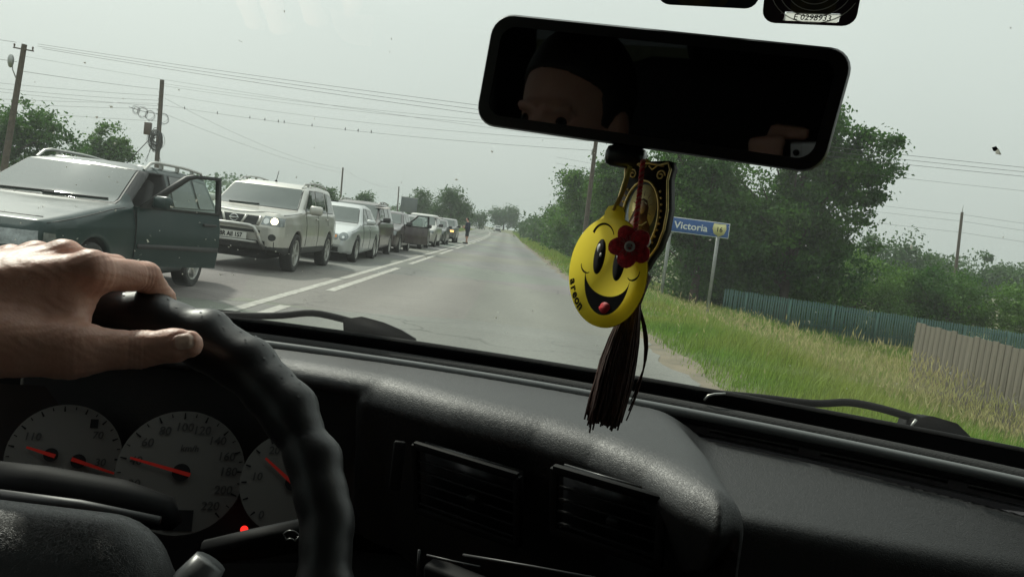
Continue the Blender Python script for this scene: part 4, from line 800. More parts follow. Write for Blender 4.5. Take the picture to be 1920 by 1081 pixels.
ec = c2.cast('front', np.array([0.0]), np.array([.86]), .016)[0]; em = empty('emblem', tuple(ec), 0, c2.root); th = np.linspace(0, 2*math.pi, 22)
m = MB(); m.tube(np.stack([.062*np.cos(th), 0*th, .055*np.sin(th)], 1), .010, 6, cap=False); m.build('emblem_ring', MATS['chrome'], em, smooth=True)
m = MB(); m.bbox((0, -.004, 0), (.16, .014, .026), .004); m.build('emblem_bar', MATS['chrome'], em)
c2.patch('mid_intake', 'front', [(-.46, .655), (.46, .655), (.46, .70), (-.46, .70)], MATS['black_plastic'], .006); c2.lowbits(.36, .53, .70)
for sd in (1, -1): c2.disc('fog_lamp', 'front', (sd*.66, .60), .058, MATS['black_plastic'], .008)
m = MB(); yb = -.085; pts = [(-.54, .06, .40), (-.50, yb+.01, .52), (-.44, yb, .66), (-.38, yb, .745), (-.30, yb, .765), (0, yb-.01, .77), (.30, yb, .765), (.38, yb, .745), (.44, yb, .66), (.50, yb+.01, .52), (.54, .06, .40)]; m.tube(pts, .032, 9); m.tube([(-.44, yb+.02, .50), (.44, yb+.02, .50)], .022, 7); m.build('bull_bar', MATS['alloy'], c2.root, smooth=True)
pl = empty('number_plate', (0, -.045, .585), 0, c2.root); m = MB(); m.bbox((0, 0, 0), (.52, .014, .115), .004); m.build('plate', MATS['plate_white'], pl)
me = text_mesh('plate_lettering', 'BR AII 157', .105, .001, 'CENTER', .003); t_ = obj('plate_lettering', me, MATS['black_print'], pl); t_.matrix_local = Matrix.Translation((0, -.010, 0)) @ Matrix.Rotation(math.pi/2, 4, 'X') @ Matrix.Diagonal((.82, 1, 1, 1))
c2.wheels(1.0); c2.mirrors(1.62, 1.13, None, .24, .17); c2.rails(.60, 1.98, 4.0, 1.6, MATS['alloy'], .055); c2.seal_bottom()
c2.seams([[(1.52, .46), (1.50, 1.04), (1.60, 1.09)], [(2.47, .42), (2.47, 1.09)], [(3.30, .85), (3.36, 1.09)], [(.25, .985), (1.2, 1.05)]]); c2.handle(2.30, .96); c2.handle(3.18, .97); c2.seams([[(-.72, .20), (0, .12), (.72, .20)]], 'top')
c2.wiper(-.5, 1.11, .05, 1.12); P_ = c2.cast('top', np.array([.0]), np.array([2.3]), 0)[0]; m = MB(); m.tube(lin(P_, P_+np.array([.0, .12, .22]), 3), .007, 5); m.lathe([(.03, 0), (.02, .03)], 8, P_); m.build('aerial', MATS['black_plastic'], c2.root)
# -- silver saloon with round twin lamps
c3 = Car('saloon_car', 'silver saloon with twin oval headlights, third in the queue behind the off-road car', (-4.37, 19.22, 0), spec('saloon'), 'paint_silver_blue', .024)
c3.window('windscreen', 'front', [(-.70, .935), (.70, .935), (.58, 1.30), (-.58, 1.30)], MATS['screen_glass'])
c3.window('front_side_window', 'side', [(1.75, .95), (2.48, .95), (2.46, 1.30), (2.24, 1.29)], MATS['side_glass'], True); c3.window('rear_side_window', 'side', [(2.57, .95), (3.25, .95), (3.22, 1.27), (2.56, 1.30)], MATS['side_glass'], True)
c3.disc('headlight', 'front', (.64, .61), .105, MATS['lens'], .008, mirror=True, ry=.095); c3.disc('inner_headlight', 'front', (.46, .585), .075, MATS['lens'], .008, mirror=True, ry=.07); c3.disc('headlight_bulb', 'front', (.64, .59), .028, MATS['chrome'], .018, mirror=True)
c3.disc('indicator', 'front', (.465, .60), .035, MATS['amber'], .014, mirror=True)
c3.patch('grille', 'front', [(-.28, .52), (.28, .52), (.32, .68), (-.32, .68)], MATS['chrome'], .006); c3.lowbits(.25, .36, .55); c3.wheels(); c3.mirrors(1.72, .99, None, .22, .13); c3.seal_bottom()
c3.seams([[(1.55, .32), (1.52, .90)], [(2.52, .30), (2.52, .94)], [(.30, .73), (1.3, .90)]]); c3.handle(2.38, .80); c3.wiper(-.5, .945, .1, .95)
m = MB(); m.box((0, .02, .42), (.5, .02, .11)); m.build('number_plate', MATS['plate_white'], c3.root)
def plain(name, label, kind, loc, pm, lamp='lens', rails=False, h=.034, **k):
    c = Car(name, label, loc, spec(kind, **k), pm, h); p = c.sp; b = {'mpv': 1.03, 'suv': 1.07, 'saloon': .94, 'estate': .97}[kind]; H = p['H']
    f0 = {'mpv': (1.30, 2.2), 'suv': (1.62, 2.42), 'saloon': (1.75, 2.46), 'estate': (1.80, 2.6)}[kind]
    c.window('windscreen', 'front', [(-.70, b+.02), (.70, b+.02), (.60, H-.13), (-.60, H-.13)], MATS['screen_glass'])
    c.window('front_side_window', 'side', [(f0[0], b+.02), (f0[1], b+.02), (f0[1], H-.13), (f0[0]+.48, H-.145)], MATS['side_glass'], True)
    c.window('rear_side_window', 'side', [(f0[1]+.1, b+.02), (f0[1]+.85, b+.02), (f0[1]+.82, H-.14), (f0[1]+.1, H-.13)], MATS['side_glass'], True)
    if kind != 'saloon': c.window('quarter_window', 'side', [(f0[1]+.95, b+.02), (p['L']-.40, b+.02), (p['L']-.55, H-.17), (f0[1]+.92, H-.145)], MATS['side_glass'], True)
    hz = b-.30
    c.patch('headlight', 'front', [(.45, hz-.06), (.76, hz-.06), (.76, hz+.07), (.45, hz+.06)], MATS[lamp], .008); c.patch('headlight', 'front', [(-.45, hz-.06), (-.76, hz-.06), (-.76, hz+.07), (-.45, hz+.06)], MATS['lens'], .008)
    c.patch('grille', 'front', [(-.38, hz-.05), (.38, hz-.05), (.38, hz+.05), (-.38, hz+.05)], MATS['black_plastic'], .006); c.lowbits(.28, .40, .6); c.wheels(); c.mirrors(f0[0]+.05, b+.05, MATS['black_plastic']); c.seal_bottom()
    m = MB(); m.box((0, .02, .47), (.5, .02, .11)); m.build('number_plate', MATS['plate_white'], c.root)
    if rails: c.rails(.58, 2.1, p['L']-.5, H, MATS['alloy'], .05)
    return c
c4 = plain('people_carrier', 'dark red-grey people carrier with a black door mirror, fourth in the queue', 'mpv', (-4.50, 23.1, 0), 'paint_darkred', rails=True, h=.028)
c5 = plain('estate_car', 'maroon car with its front door swung wide open, fifth in the queue', 'estate', (-4.45, 28.0, 0), 'paint_maroon', h=.028)
d5 = empty('front_door', (.84, 1.75, 0), -math.radians(44), c5.root)
m = MB(); m.bbox((-.02, .55, .645), (.09, 1.10, .62), .03); m.build('door_panel', MATS['paint_maroon'], d5, smooth=True)
m = MB(); ring(m, [(.02, .95), (.50, 1.36), (1.06, 1.38), (1.10, .95)], [(.12, .98), (.54, 1.32), (1.01, 1.34), (1.05, .98)], .05); m.build('window_frame', MATS['seal'], d5)
m = MB(); m.add([(0, .12, .97), (0, .54, 1.33), (0, 1.01, 1.345), (0, 1.05, .97)], [(0, 1, 2, 3)]); m.build('window_pane', MATS['clear_glass'], d5)
c6 = plain('hatchback_car', 'grey car partly behind the open maroon door, sixth in the queue', 'saloon', (-4.35, 34.6, 0), 'paint_grey', rails=False)
c7 = plain('people_carrier', 'pale silver people carrier near the end of the queue, seventh in line', 'mpv', (-4.25, 40.0, 0), 'paint_silver', h=.036)
c7b = plain('estate_car', 'dark estate car squeezed between the pale people carrier and the last grey car', 'estate', (-4.25, 46.6, 0), 'paint_dark', h=.036)
c8 = plain('off_road_car', 'grey car with an orange shining lamp beside the standing man, last in the queue', 'suv', (-4.25, 55.2, 0), 'paint_grey', lamp='lamp_amber', h=.036)
c9 = plain('white_car', 'small white car far ahead on the road, driving away', 'mpv', (-2.5, 209.5, float(road_z(205))+.01), 'paint_white', h=.06); c9.root.rotation_euler = (0, 0, math.pi+.06)
c9.window('rear_window', 'rear', [(-.62, 1.08), (.62, 1.08), (.55, 1.45), (-.55, 1.45)], MATS['screen_glass']); c9.patch('rear_bumper', 'rear', [(-.75, .32), (.75, .32), (.75, .75), (-.75, .75)], MATS['black_plastic'], .01)

# ------------------------------------------------------------------ the car we sit in
car = empty('car', (0, 0, 0)); tag(car, 'car seen from inside: black dashboard, steering wheel, windscreen, wipers and mirror', 'car')
pmat('dash_vinyl', (.011, .0112, .0115), .50, col2=(.008, .0082, .0085), vscale=9, bump=.24, bscale=230, btex='voronoi', spec=.6)
pmat('hub_vinyl', (.028, .029, .029), .42, bump=.35, bscale=300, btex='voronoi', spec=.6)
pmat('rim_leather', (.009, .009, .0095), .44, var=.2, vscale=30, bump=.12, bscale=300, spec=.5)
pmat('cabin_plastic', (.005, .005, .0054), .65, var=.15, vscale=20, spec=.12)
pmat('cabin_trim', (.016, .016, .017), .85, var=.15, vscale=8)
pmat('headliner', (.045, .045, .044), .95)
pmat('gauge_face', (.085, .083, .078), .6)
pmat('needle_red', (.55, .02, .012), .45)
emitmat('warning_red', (1.0, .03, .02), .9)
pmat('mirror_black', (.010, .0105, .012), .32)
pmat('grey_ridge', (.11, .115, .115), .35)
pmat('slot_black', (.004, .004, .004), 1.0, spec=0.0)
pmat('rough_rubber', (.016, .016, .016), .9, bump=.9, bscale=400)
def y_ridge(x): x = np.clip(x, -1.0, .72); return .975-.22*x-.35*x*x
def y_glass(x, z): x = np.clip(x, -1.0, .75); return 1.012-.20*x-.30*x*x-(z-1.05)*.88
glassmat('windscreen_glass', (.855, .91, .87), 1.0, 0.0, .017)
# windscreen
gx_ = np.linspace(-.80, .80, 40); gz_ = np.linspace(.985, 1.475, 24)
Xg, Zg = np.meshgrid(gx_, gz_, indexing='ij'); Yg = y_glass(Xg, Zg)+.03*(Zg-1.05)*(1.58-Zg)
m = MB(); m.grid(np.stack([Xg, Yg, Zg], -1)); ws = m.build('windscreen', MATS['windscreen_glass'], car, smooth=True)
def on_glass(x, z, off=-.003): return np.array([x, float(y_glass(x, z))+.03*(z-1.05)*(1.58-z)+off, z])
# black printed band along the foot of the glass, just inside it
zb_ = np.linspace(.985, 1.046, 4); Xb, Zb = np.meshgrid(gx_, zb_, indexing='ij'); m = MB(); m.grid(np.stack([Xb, y_glass(Xb, Zb)-.004, Zb], -1)); m.build('black_band', MATS['mirror_black'], car, smooth=True)
m = MB(); m.tube(np.stack([gx_, y_glass(gx_, 1.047)+.004, np.full(40, 1.0475)], 1), .0035, 6); m.build('glass_edge_strip', MATS['cabin_plastic'], car, smooth=True)
# rubber strip, pale ridge and groove between glass and dashboard
m = MB(); m.tube(np.stack([gx_, y_ridge(gx_)+.030, np.full(40, 1.022)], 1), .013, 8); m.build('rubber_strip', MATS['rough_rubber'], car, smooth=True)
m = MB(); m.tube(np.stack([gx_, y_ridge(gx_)+.004, np.full(40, 1.026)], 1), .0055, 8); m.build('vent_lip', MATS['grey_ridge'], car, smooth=True)
m = MB(); Xr = np.stack([gx_, gx_, gx_], 1); Yr = np.stack([y_ridge(gx_)-.012, y_ridge(gx_)+.03, y_ridge(gx_)+.075], 1); Zr = np.stack([np.full(40, 1.005), np.full(40, .999), np.full(40, .992)], 1); m.grid(np.stack([Xr, Yr, Zr], -1)); m.build('defroster_trough', MATS['mirror_black'], car, smooth=True)
# dashboard: one moulded body with the driver's pod, the lower passenger side and the cluster recess
POD = [(-1.0, 1.3), (-1.0, .90), (-.5, .900), (-.3, .910), (-.22, .905), (-.12, .878), (-.03, .820), (.05, .778), (.10, .738), (.140, .686), (.162, .63), (.182, .598), (.205, .62), (.215, .75), (.217, .88), (.205, 1.3)]
def dash_f(x, y, z):
    under = np.clip(1.0-z, 0, 1)
    pod = smax(sd_poly(POD, x, y)+.55*under*np.where(x < .2, 1, 0)-.004, z-(1.022+.006*np.cos(x*3)), .040)
    pod = smax(pod, y-y_ridge(x)+.008, .012)
    dy = y_ridge(x)-y
    lipp = .768-.235*(x-.228)
    zt = 1.010-.050*np.clip(dy/np.maximum(y_ridge(x)-lipp, .02), 0, 1.6)
    pas = smax(z-zt, (lipp-y)*.95, .014); pas = smax(pas, y-y_ridge(x)+.008, .012); pas = smax(pas, .16-x, .01)
    low = smax(z-.930, np.maximum((lipp+.010-y), .2-x), .02); low = smax(low, y-1.05, .02)
    d = smin(pod, smin(pas, low, .006), .028)
    rec = np.maximum(np.maximum(np.abs(x+.385)-.245, np.abs(z-.88)-.120), y-.972); d = smax(d, -rec, .02)
    return np.maximum(d, np.maximum(np.abs(x)-.80, .70-z))
V, Q = surfnet(dash_f, (-.815, .50, .69), (.815, 1.25, 1.05), .0052, project=True)
obj('dashboard', mesh_np('dashboard', V, [Q], True), MATS['dash_vinyl'], car)
m = MB(); m.box((0, 1.10, .82), (1.58, .06, .30)); m.build('bulkhead', MATS['cabin_plastic'], car)
for a, b in ((.245, .330), (.350, .455), (.47, .62), (.06, .20), (-.16, .02)):
    xx = np.linspace(a, b, 8); m = MB(); m.tube(np.stack([xx, y_ridge(xx)-.013, np.full(8, 1.0145 if a > .2 else 1.0225)], 1), .0020, 5); m.build('defroster_slot', MATS['slot_black'], car)
# lower passenger panel with its rounded edge
# instrument cluster
cl = empty('instrument_cluster', (-.345, .945, .88), 0, car)
def dial(cpx, R_):
    pass
CY = .93
nrm = np.array([.30, -.92, .30]); nrm /= np.linalg.norm(nrm); du = np.cross(nrm, [0, 0, 1.0]); du = -du/np.linalg.norm(du); du = du if du[0] > 0 else -du; dv = np.cross(nrm, du); dv = dv if dv[2] > 0 else -dv
def gp(c, a, b, o=0.0): return np.array(c)+du*a+dv*b+nrm*o
def gdisc(name, c, r, mat, o, par, n=40, cut=None):
    th = np.linspace(0, 2*math.pi, n, endpoint=False); P_ = np.array([gp(c, r*math.cos(t), max(r*math.sin(t), cut if cut is not None else -9), o) for t in th]); mm = MB(); mm.add(P_, [tuple(range(n))]); ob = mm.build(name, mat, par); return ob
def gbar(mm, c, a0, b0, a1, b1, w_, o):
    p = np.array([a0, b0]); q = np.array([a1, b1]); d_ = (q-p)/np.linalg.norm(q-p); s_ = np.array([-d_[1], d_[0]])*w_/2
    mm.add([gp(c, *(p+s_), o), gp(c, *(p-s_), o), gp(c, *(q-s_*.5), o), gp(c, *(q+s_*.5), o)], [(0, 1, 2, 3)])
m = MB(); m.add([gp((-.345, .985, .86), a, b, -.012) for a, b in ((-.32, -.14), (.19, -.14), (.19, .10), (-.32, .10))], [(0, 1, 2, 3)]); ob = m.build('cluster_plate', MATS['mirror_black'], car); 
def fix(ob): 
    mw = cl.matrix_world; ob.parent = cl; ob.matrix_parent_inverse = Matrix.Translation((.345, -.945, -.88))
fix(ob)
def gauge(c, R_, marks, needles, extra=None, cut=None):
    fix(gdisc('gauge_face', c, R_, MATS['gauge_face'], 0, None, 48, cut))
    m = MB()
    for k, (ang, big) in enumerate(marks):
        a = math.radians(ang); r1 = R_*.97; r0 = R_*(.87 if big else .91); gbar(m, c, r0*math.cos(a), r0*math.sin(a), r1*math.cos(a), r1*math.sin(a), .0022 if big else .0014, .0008)
    fix(m.build('tick_marks', MATS['black_print'], None))
    for (ox, oy, ang, L_n, r_h) in needles:
        a = math.radians(ang); m = MB(); gbar(m, c, ox-.18*L_n*math.cos(a), oy-.18*L_n*math.sin(a), ox+L_n*math.cos(a), oy+L_n*math.sin(a), .0045, .004); nd = m.build('needle', MATS['needle_red'], None); fix(nd)
        cc = gp(c, ox, oy, 0); fix(gdisc('needle_hub', cc, r_h, MATS['black_print'], .0032, None, 20))
pmat('gauge_print', (.022, .022, .022), .6)
def gtext(c, s_, a, b, size):
    me = text_mesh('gauge_number', s_, size, 0, 'CENTER', .0002, .12); o = obj('gauge_number', me, MATS['gauge_print'], None)
    q = gp(c, a, b, .0011); o.matrix_world = Matrix(((du[0], dv[0], nrm[0], q[0]), (du[1], dv[1], nrm[1], q[1]), (du[2], dv[2], nrm[2], q[2]), (0, 0, 0, 1)))
    mw = o.matrix_world.copy(); o.parent = cl; o.matrix_parent_inverse = Matrix.Translation((.345, -.945, -.88)); o.matrix_basis = mw
SP = (-0.3231, 0.9050, 0.8919); R_S = .067
deg = {20: 196, 40: 167, 60: 141, 80: 116, 100: 92, 120: 70, 140: 46, 160: 22, 180: 2, 200: -22, 220: -47}
mk_ = [(deg[k], True) for k in deg]+[((deg[k]+deg[k+20])/2, False) for k in list(deg)[:-1]]
gauge(SP, R_S, mk_, [(0, 0, 165, .055, .0095)])
for k in deg: gtext(SP, str(k), R_S*.73*math.cos(math.radians(deg[k])), R_S*.73*math.sin(math.radians(deg[k])), .0128)
gtext(SP, 'km/h', .006, .026, .0095)
m = MB(); m.add([gp(SP, a, b, .001) for a, b in ((-.012, -.040), (.017, -.040), (.017, -.062), (-.012, -.062))], [(0, 1, 2, 3)]); fix(m.build('trip_display', MATS['black_print'], None))
LG = (-0.4576, 0.9150, 0.8885); R_L = .059
gauge(LG, R_L, [(a, a % 24 == 0) for a in range(-48, 205, 12)], [(-.013, .003, 163, .026, .0075), (.015, -.003, -18, .040, .0078)])
for s_, a, b in (('110', -.034, .022), ('70', .031, .026), ('30', .037, -.004)): gtext(LG, s_, a, b, .0115)
m = MB(); m.add([gp(LG, a, b, .001) for a, b in ((.022, .044), (.030, .044), (.030, .034), (.022, .034))], [(0, 1, 2, 3)]); m.add([gp(LG, a, b, .001) for a, b in ((-.026, -.027), (.014, -.027), (.014, -.032), (-.026, -.032))], [(0, 1, 2, 3)]); fix(m.build('fuel_symbol', MATS['black_print'], None))
RG = (-0.1982, 0.8950, 0.8985); R_R = .055
gauge(RG, R_R, [(a, a % 20 == 0) for a in range(-40, 221, 20)], [(0, 0, 140, .040, .008)])
for s_, a, b in (('0', -.030, -.034), ('10', -.038, .006), ('20', -.022, .034)): gtext(RG, s_, a, b, .0115)
th = np.linspace(0, 2*math.pi, 14, endpoint=False); WL = (-0.2407, 0.8800, 0.8464); m = MB(); m.add([gp(WL, .0042*math.cos(t), .0042*math.sin(t), 0) for t in th], [tuple(range(14))]); fix(m.build('warning_lamp', MATS['warning_red'], None))
# column shroud in front of the dials
sh = MB(); sh.tube([(-0.4907, 0.8000, 0.8939), (-0.4180, 0.8000, 0.8950), (-0.3447, 0.8000, 0.8919), (-0.2970, 0.8000, 0.8849), (-0.2844, 0.8000, 0.8741)], [.022, .022, .021, .017, .006], 12); sh.build('column_shroud', MATS['cabin_plastic'], car, smooth=True)
sh = MB(); sh.tube([(-0.4529, 0.7400, 0.9047), (-0.3518, 0.7400, 0.9059), (-0.2789, 0.7400, 0.9016)], [.008, .006, .004], 8); sh.build('shroud_trim', pmat('dim_edge', (.022, .022, .023), .5), car, smooth=True)
# stalk with a wiper symbol
st = empty('wiper_stalk', (-0.1583, 0.6000, 0.9483), 0, car)
m = MB(); a = np.array((-0.1907, 0.6000, 0.9382)); b = np.array((-0.1583, 0.6000, 0.9483)); c_ = np.array((-0.1144, 0.6000, 0.9619)); m.tube([a-b, b-b, c_-b], [.009, .011, .0125], 10); m.build('lever', MATS['cabin_plastic'], st, smooth=True)
m = MB(); q = np.array((-0.1261, 0.5850, 0.9644))-b; th = np.linspace(.5, 2.64, 9); arc = np.stack([.0065*np.cos(th), 0*th, .006*np.sin(th)-.002], 1); low = np.stack([.0035*np.cos(th), 0*th, .003*np.sin(th)-.005], 1); pts = np.concatenate([arc, low[::-1], arc[:1]]); m.tube(q+pts, .0005, 4); m.build('wiper_symbol', MATS['grey_ridge'], st)
# ------------------------------------------------------------------ centre vents and radio
face_u = np.array([.30, -.19, 0]); face_u /= np.linalg.norm(face_u); face_n = np.array([-.48, -.80, -.22]); face_n /= np.linalg.norm(face_n); face_v = np.cross(face_u, face_n); face_v = face_v if face_v[2] > 0 else -face_v
FR = np.stack([face_u, face_n, face_v], 1)
def vent(c, w_, h_, ns):
    e = empty('air_vent', tuple(c), 0, car); m = MB()
    for (a, b, sw, sh_) in ((0, h_/2, w_, .006), (0, -h_/2, w_, .006), (-w_/2, 0, .006, h_), (w_/2, 0, .006, h_)): m.bbox(FR@np.array([a, .000, b]), (sw+.002, .006, sh_+.002), .0015, FR)
    m.build('vent_frame', MATS['cabin_plastic'], e, smooth=True, auto=40)
    m = MB(); m.box(FR@np.array([0, -.014, 0]), (w_*.96, .002, h_*.96), FR); m.build('vent_back', MATS['mirror_black'], e)
    tilt = FR@np.array(Matrix.Rotation(.5, 3, 'X'))
    for k in range(ns): m = MB(); m.bbox(FR@np.array([0, -.004, h_*((k+.5)/ns-.5)]), (w_-.008, .014, .0022), .0006, tilt); m.build('slat', MATS['cabin_plastic'], e)
    m = MB(); m.bbox(FR@np.array([w_*.1, .005, 0]), (.012, .008, .007), .002, FR); m.build('vent_knob', MATS['cabin_plastic'], e)
vent((-0.0083, 0.8000, 0.9409), .122, .072, 6); vent((0.1134, 0.6920, 0.9718), .100, .060, 5)
m = MB(); m.bbox((0.0727, 0.7000, 0.8475), (.24, .02, .085), .004, FR); m.build('radio', MATS['cabin_plastic'], car)
m = MB(); m.tube([(-0.0023, 0.6600, 0.9356), (0.0544, 0.6450, 0.9390), (0.1038, 0.6300, 0.9419)], .0016, 5); m.tube([(-0.0316, 0.6600, 0.9319), (-0.0094, 0.6550, 0.9314), (0.0124, 0.6500, 0.9317)], .0012, 5); m.tube([(-0.0381, 0.6600, 0.9356), (-0.0369, 0.6600, 0.9111)], .0012, 5); m.build('radio_edge', MATS['dim_edge'], car)
m = MB(); m.bbox((-0.0793, 0.8200, 0.9546), (.012, .006, .05), .002); m.build('switch', MATS['cabin_plastic'], car)
# ------------------------------------------------------------------ steering wheel
WC = np.array([-.277, .540, .939]); TL_ = math.radians(31.0); wu = np.array([0, math.sin(TL_), math.cos(TL_)]); wx = np.array([1.0, 0, 0]); wn = np.cross(wx, wu)   # wn points away from driver / down
wn = wn if wn[1] < 0 else -wn
sw = empty('steering_wheel', tuple(WC), 0, car)
nA, nB = 260, 26; A_ = np.linspace(0, 2*math.pi, nA, endpoint=False); B_ = np.linspace(0, 2*math.pi, nB, endpoint=False)
Rr = .185; top_ = np.exp(-((A_-1.45)/.75)**4); rmn = .0188+.0030*top_+.0006*np.sin(A_*17+.6)+.0005*np.sin(A_*37)
seam = np.exp(-((A_-.62)/.008)**2)+np.exp(-((A_-2.50)/.008)**2); rmn = rmn-.0028*seam
E_ = wx[None]*np.cos(A_)[:, None]+wu[None]*np.sin(A_)[:, None]
gr_ = np.sin(A_*26+.4); outb = 1+(.125*np.clip(gr_, -.35, 1)[:, None])*np.clip(np.cos(B_)[None]+.25, 0, 1)**1.5*np.where((A_ > -.1) & (A_ < 2.9), 1, .3)[:, None]
Pm = E_[:, None]*(Rr+(rmn[:, None]*outb*np.cos(B_)[None]))[..., None]+wn[None, None]*(rmn[:, None]*outb*np.sin(B_)[None])[..., None]
V = Pm.reshape(-1, 3); ii = np.arange(nA)[:, None]; jj = np.arange(nB)[None]; f_ = lambda i, j: ((i % nA)*nB+(j % nB)).ravel()
Q = np.stack([f_(ii, jj), f_(ii+1, jj), f_(ii+1, jj+1), f_(ii, jj+1)], 1)
rim_o = obj('rim', mesh_np('rim', V, [Q], True), MATS['rim_leather'], sw)
# stitched holes of the leather cover
hole = MB()
for a in np.arange(.70, 1.75, .052):
    for b in (-.25, .30, .85):
        bb = b+.22*math.sin(a*60); i = int(a/(2*math.pi)*nA); rr = rmn[i]*1.0; e = wx*math.cos(a)+wu*math.sin(a); d_ = e*math.cos(bb)+wn*math.sin(bb); c_ = e*Rr+d_*(rr*(1+.125*max(-.35, math.sin(a*26+.4))*max(0, math.cos(bb)+.25)**1.5)+.0001)
        t1 = np.cross(d_, [0, 0, 1.0]); t1 /= np.linalg.norm(t1); t2 = np.cross(d_, t1); hole.add([c_+d_*.0004+.0011*(t1*math.cos(k*1.047)+t2*math.sin(k*1.047)) for k in range(6)], [tuple(range(6))])
hole.build('stitch_holes', MATS['mirror_black'], sw)['kind'] = 'stuff'
def hub_f(x, y, z):
    # local wheel frame: a right, b up the wheel, c towards the driver
    X = x-WC[0]; Y = y-WC[1]; Z = z-WC[2]; a = X; b = Y*wu[1]+Z*wu[2]; c = Y*wn[1]+Z*wn[2]
    q = np.sqrt(np.maximum(np.abs(a+.0)-.040, 0)**2+np.maximum(np.abs(b+.026)-.010, 0)**2)-.056
    d = smax(q, np.abs(c-.018)-.034, .048)
    sp = smax(smax(np.abs(b+.020)-.022, np.abs(c-.002)-.010, .008), np.abs(a)-.182, .01); d = smin(d, sp, .012)
    sp2 = smax(smax(np.abs(a)-.030, np.abs(c-.002)-.010, .008), np.maximum(b, -.18-b), .01); return smin(d, sp2, .012)
V, Q = surfnet(hub_f, (-.48, .36, .74), (-.07, .70, 1.06), .0042); obj('hub', mesh_np('hub', V-WC, [Q], True), MATS['hub_vinyl'], sw)
m = MB(); m.tube([(-.0, 0, 0), tuple(-wn*.30)], .03, 12); m.build('column', MATS['cabin_plastic'], sw)
m = MB(); q0 = np.array((-0.1589, 0.4700, 0.9666))-WC; q1 = np.array((-0.1474, 0.4750, 0.9877))-WC; m.tube([q0, q0*.6+q1*.4, q1], [.013, .013, .010], 12); m.build('spoke_trim', MATS['grey_ridge'], sw, smooth=True)
# ------------------------------------------------------------------ mirror
rv = empty('rear_view_mirror', (.0926, .56, 1.3041), 0, car)
mu = np.array([.9496, -.3134, 0]); mv = np.array([-.0402, -.1217, .9918]); mn = np.array([-.3108, -.9418, -.1282]); ct, st_ = math.cos(math.radians(-3.0)), math.sin(math.radians(-3.0)); mu, mv = mu*ct+mv*st_, mv*ct-mu*st_
def rrect(hw, hh, r, n=7, skew=0.0):
    o = []
    for cx, cy, a0 in ((hw-r, hh-r, 0), (-hw+r, hh-r, 90), (-hw+r, -hh+r, 180), (hw-r, -hh+r, 270)):
        for k in range(n): a = math.radians(a0+90*k/(n-1)); x = cx+r*math.cos(a); y = cy+r*math.sin(a); o.append((x+skew*y, y))
    return np.array(o)
mc = np.array([-.0092, .0010])
def mlayer(hw, hh, r, off): q = rrect(hw, hh, r, 7, .06)+mc; return q[:, :1]*mu+q[:, 1:]*mv+mn*off
lay = [mlayer(.118, .0375, .014, .004), mlayer(.1195, .0388, .015, .001), mlayer(.1195, .0388, .015, -.008), mlayer(.112, .032, .013, -.022), mlayer(.085, .02, .012, -.030)]; n_ = len(lay[0])
m = MB(); inner = mlayer(.1105, .0305, .010, .004); L2 = [inner]+lay; V = np.concatenate(L2); F = [(i*n_+j, i*n_+(j+1) % n_, (i+1)*n_+(j+1) % n_, (i+1)*n_+j) for i in range(len(L2)-1) for j in range(n_)]+[tuple((len(L2)-1)*n_+j for j in range(n_))]; m.add(V, F); m.build('housing', MATS['mirror_black'], rv, smooth=True, auto=50)
mm_, t, b = nodes('mirror_glass'); b.inputs['Base Color'].default_value = (.19, .195, .20, 1); b.inputs['Metallic'].default_value = 1; b.inputs['Roughness'].default_value = .02; MATS['mirror_glass'] = mm_
m = MB(); gl_ = mlayer(.1112, .0312, .0105, .0032); m.add(gl_, [tuple(range(n_))]); m.build('mirror_glass', MATS['mirror_glass'], rv)
m = MB(); cc = mu*-.019+mv*-.045+mn*-.002
m.bbox(cc, (.027, .022, .015), .005, np.stack([mu, mn, mv], 1)); m.build('dimming_lever', MATS['mirror_black'], rv, smooth=True)
m = MB(); m.tube([tuple(mn*-.02), (0.0, .04, .02), (0, .085, .045)], [.012, .010, .014], 10); m.build('mount', MATS['mirror_black'], rv, smooth=True)
# ------------------------------------------------------------------ wipers outside the glass
def wiper(arm_pts, cap_pts, blade_pts):
    e = empty('windscreen_wiper', tuple(arm_pts[0]), 0, car); o = np.array(arm_pts[0]); ap = np.array(arm_pts, float)-o
    t = np.linspace(0, len(ap)-1, 24); ap = np.stack([np.interp(t, range(len(ap)), ap[:, k]) for k in range(3)], 1)
    for _ in range(3): ap[1:-1] = .25*ap[:-2]+.5*ap[1:-1]+.25*ap[2:]
    m = MB(); m.tube(ap, .0044, 8); m.build('arm', MATS['cabin_plastic'], e, smooth=True)
    cp = np.array(cap_pts, float)-o; n = len(cp); d = np.array([.0, .030, -.004]); m = MB(); m.add(np.concatenate([cp, cp+d]), [tuple(range(n)), tuple(range(2*n-1, n-1, -1))]+[(i, i+n, (i+1) % n+n, (i+1) % n) for i in range(n)]); m.build('pivot_cap', MATS['cabin_plastic'], e)
    bp = np.array(blade_pts, float)-o; m = MB(); m.tube(bp, .0036, 6); m.build('blade', MATS['rough_rubber'], e, smooth=True)
wiper([(-0.4036, 1.0550, 1.0438), (-0.3565, 1.0550, 1.0484), (-0.2758, 1.0550, 1.0565), (-0.2328, 1.0550, 1.0681), (-0.1914, 1.0550, 1.0637), (-0.1600, 1.0550, 1.0581)], [(-0.1918, 1.0500, 1.0642), (-0.1688, 1.0500, 1.0705), (-0.1432, 1.0500, 1.0669), (-0.1186, 1.0500, 1.0598), (-0.0999, 1.0500, 1.0512), (-0.0957, 1.0500, 1.0393), (-0.1873, 1.0500, 1.0360)], [(-0.5896, 1.0600, 1.0473), (-0.4605, 1.0600, 1.0471), (-0.3241, 1.0580, 1.0535)])
